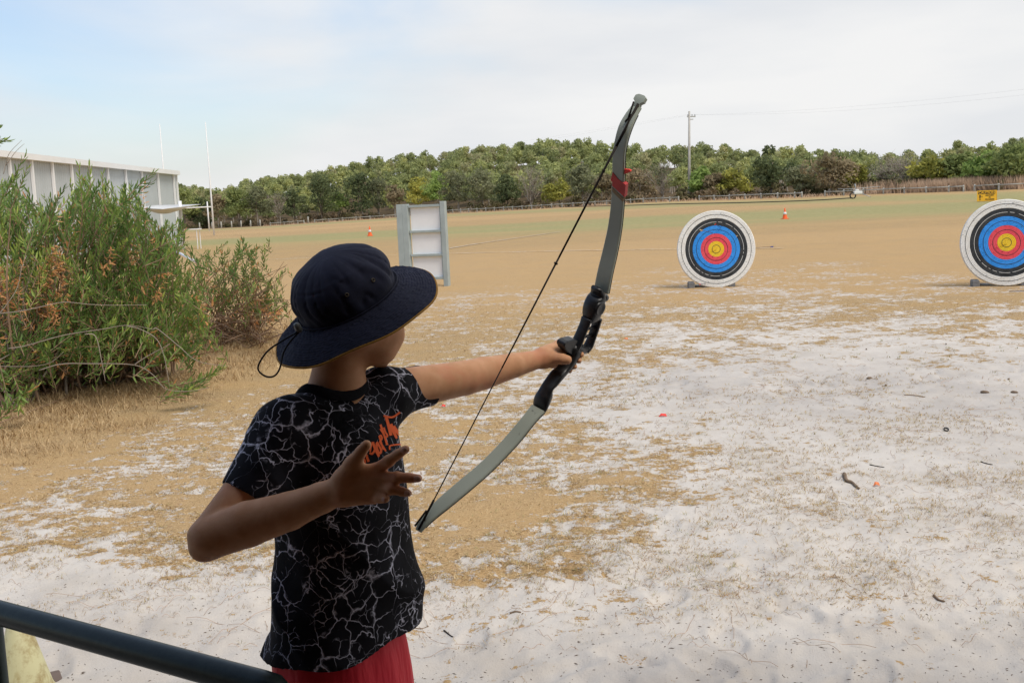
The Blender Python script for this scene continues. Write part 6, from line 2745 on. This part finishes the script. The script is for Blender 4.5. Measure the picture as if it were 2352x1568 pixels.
# string
s0, s1_ = on_bow(1465, 240), on_bow(962, 1214)
sa_, sb2 = s0 + WW * .004 - D2 * .006, s1_ + WW * .004 - D2 * .006
mb = MB()
tl = lambda f: Vector(sa_ + (sb2 - sa_) * f - blc)
mb.tube([tl(0), tl(.10)], .0030, 8)
mb.tube([tl(.10), tl(.14), tl(.36)], [.0030, .0024, .0021], 8)
mb.tube([tl(.36), tl(.50), tl(.62)], [.0021, .0019, .0016], 8)
mb.tube([tl(.62), tl(.93)], .0014, 8)
mb.tube([tl(.93), tl(1.0)], .0026, 8)
mb.tube([tl(.372), tl(.376)], .0042, 8)
mb.tube([tl(.155), tl(.158)], .0036, 8)
mb.build('string', str_m, bow, True)
for (p0, p1) in (((1470, 246), (1440, 283)), ((1459, 236), (1447, 275)), ((972, 1214), (985, 1180)), ((957, 1208), (985, 1172))):
    mb = MB()
    mb.tube([Vector(on_bow(*p0) - D2 * .007 - blc), Vector(on_bow(*p1) - D2 * .0085 - blc)], .0021, 6)
    mb.build('string_loop', str_m, bow, True)
# tape round the upper limb
red_t = simple('tape_red', (0.50, 0.030, 0.028), .4, .4, .25, 40)
brn_t = simple('tape_brown', (0.24, 0.17, 0.09), .6, .3, .2, 40)


def tape(q, mat, lift, parent=limb_u):
    mid_ = on_bow(sum(p[0] for p in q) / len(q), sum(p[1] for p in q) / len(q))
    k_ = min(range(1, len(cu_) - 1), key=lambda i: np.linalg.norm(cu_[i] - mid_))
    nn = unit(np.cross(unit(cu_[k_ + 1] - cu_[k_ - 1]), WW))
    if float(nn @ (CAM - mid_)) < 0:
        nn = -nn
    ctr_ = cu_[k_]
    vs = []
    for sgn in (1, -1):
        for p in q:
            r_ = ray(*p)
            o_ = ctr_ + nn * lift
            w_ = CAM + r_ * (float((o_ - CAM) @ nn) / float(r_ @ nn))
            vs.append(w_ - blc + (nn * -2 * lift if sgn < 0 else 0))
    n2 = len(q)
    fs = [tuple(range(n2)), tuple(range(n2, 2 * n2))[::-1]] + [(k, k + n2, (k + 1) % n2 + n2, (k + 1) % n2) for k in range(n2)]
    me = make_mesh('tape', vs, fs, mat)
    link(bpy.data.objects.new('tape', me), parent)


tape([(1407, 396), (1402, 415), (1406, 417), (1406, 427), (1434, 453), (1437, 425), (1420, 412)], red_t, .0050)
tape([(1406, 430), (1406, 440), (1430, 464), (1431, 456)], brn_t, .0046)
tape([(1434, 389), (1445, 390), (1449, 393), (1447, 396), (1434, 400)], simple('tape_red_bright', (0.85, 0.05, 0.03), .5, .3, .05, 30), .002)

# ------------------------------------------------------------------ loose things on the sand
stick_m = simple('stick_brown', (0.22, 0.16, 0.11), .9, .1, .35, 30)
dk_m = simple('stick_dark', (0.055, 0.045, 0.035), .9, .1, .3, 30)


def stick(pts, r0, label, mat=stick_m, group='sticks lying on the sand', name='stick'):
    q = [GT(*p) for p in pts]
    r0 = r0 * (1.1 if 'thick bent' in label[:12] else .75)
    base = V3(*q[0])
    vs = []
    for i, p in enumerate(catmull(q, 4)):
        vs.append(Vector((p[0], p[1], float(ground_z(p[0], p[1])) + r0 * .7)) - Vector(base))
    mb = MB()
    n = len(vs)
    mb.tube(vs, [r0 * (1 - .5 * i / n) * (1 + .15 * math.sin(i * 2.1)) for i in range(n)], 7)
    o_ = mb.build(name, mat, None, True)
    o_.location = tuple(base)
    tag(o_, label, 'stick', group)


stick([(1939, 1092), (1944, 1106), (1958, 1112), (1973, 1124)], .010, 'thick bent brown stick on the sand, below the two targets')
stick([(1998, 1068), (2016, 1072), (2031, 1074)], .0045, 'thin straight stick above the thick bent stick', dk_m)
stick([(2253, 1062), (2266, 1065), (2280, 1068)], .005, 'thin curved dark stick near the right border', dk_m)
stick([(1171, 1410), (1183, 1406), (1197, 1409)], .005, 'short dark stick on bare sand right of the shirt hem')
stick([(1020, 1450), (1030, 1458), (1041, 1464)], .0045, 'short black twig lying diagonally beside the shirt hem', dk_m)
stick([(942, 1441), (965, 1446), (985, 1440)], .003, 'thin pale twig touching the shirt hem on the right')
stick([(2145, 1370), (2155, 1378), (2170, 1383)], .007, 'dark bark sliver on bare sand in the lower right')
stick([(2077, 908), (2100, 909), (2125, 913)], .006, 'long thin stick at the near edge of the trodden path')
stick([(972, 968), (985, 975), (1000, 980)], .005, 'pale curved twig left of the bowstring', simple('stick_pale', (0.35, 0.3, 0.2), .9, .1, .2, 20))
stick([(393, 1797 / 1.0 - 2 * 150), (410, 1492), (424, 1489)], .006, 'blackened twig above the handrail cone', dk_m) if False else None


def cone_bit(px, py, L, r_0, ang, label):
    r_0, L = r_0 * .75, L * .85
    g_ = GT(px, py)
    mb = MB()
    mb.tube([(-L / 2, 0, r_0 * .6), (-L * .2, 0, r_0), (L * .25, 0, r_0 * .9), (L / 2, 0, r_0 * .5)], [r_0 * .6, r_0, r_0 * .85, r_0 * .35], 8)
    o_ = mb.build('seed_pod', stick_m, None, True)
    o_.location = tuple(g_)
    o_.rotation_euler = (0, 0, ang)
    tag(o_, label, 'seed pod', 'dark woody seed pods on the sand')


cone_bit(1997, 870, .06, .012, .3, 'woody pod furthest left on the trodden sand path')
cone_bit(2035, 887, .03, .012, 1, 'small round pod just below and right of the leftmost pod')
cone_bit(2262, 903, .07, .014, -.5, 'larger pod on the path, left of the pod by the border')
cone_bit(2330, 903, .06, .012, -.5, 'pod on the path nearest the right border')
cone_bit(2317, 872, .045, .009, .9, 'narrow upright pod above the two pods near the border')
cone_bit(2173, 791, .045, .009, 1.2, 'small grey pod on the sparse turf below the right target')
cone_bit(1990, 803, .03, .010, 1.2, 'small grey pod midway between turf and path')

for (px, py, sc, lab) in ((1522, 957, .05, 'bright red scrap lying on the sand below the nearer target'), (1438, 780, .04, 'small orange scrap just right of the bow riser'),
                          (1018, 935, .03, 'small red scrap left of the bowstring'), (2013, 1117, .03, 'dull orange scrap beside the thick bent stick')):
    g_ = GT(px, py)
    sc = sc * .6
    vs = [(-sc, 0, .004), (-sc * .3, -sc * .45, .012), (sc, -sc * .2, .004), (sc * .9, sc * .4, .018), (-sc * .2, sc * .5, .022)]
    vs = vs + [(a_, b_, c_ - .0015) for a_, b_, c_ in vs]
    fs = [(0, 1, 2, 3, 4), (9, 8, 7, 6, 5)] + [(k, k + 5, (k + 1) % 5 + 5, (k + 1) % 5) for k in range(5)]
    o_ = link(bpy.data.objects.new('scrap', make_mesh('scrap', vs, fs, simple('scrap_paint', (0.75, 0.07, 0.05) if 'red' in lab else (0.75, 0.22, 0.08), .6, .3, .1, 30))))
    o_.location = tuple(g_)
    o_.rotation_euler = (0, 0, .2)
    tag(o_, lab, 'scrap', 'bright scraps on the ground')
g_ = GT(1945, 823 + 0) if False else GT((3000 + 1365 / 1.742) / 1.741, (1000 + 1261 / 1.742) / 1.741)
mb = MB()
mb.lathe([(.010, -.004), (.016, -.004), (.017, .004), (.011, .004), (.010, -.004)], 20, Matrix.Rotation(.5, 4, 'X'))
o_ = mb.build('rubber_ring', black_m, None, True)
o_.location = (g_[0], g_[1], g_[2] + .010)
tag(o_, 'small black rubber ring lying on the sand in the right half', 'ring')
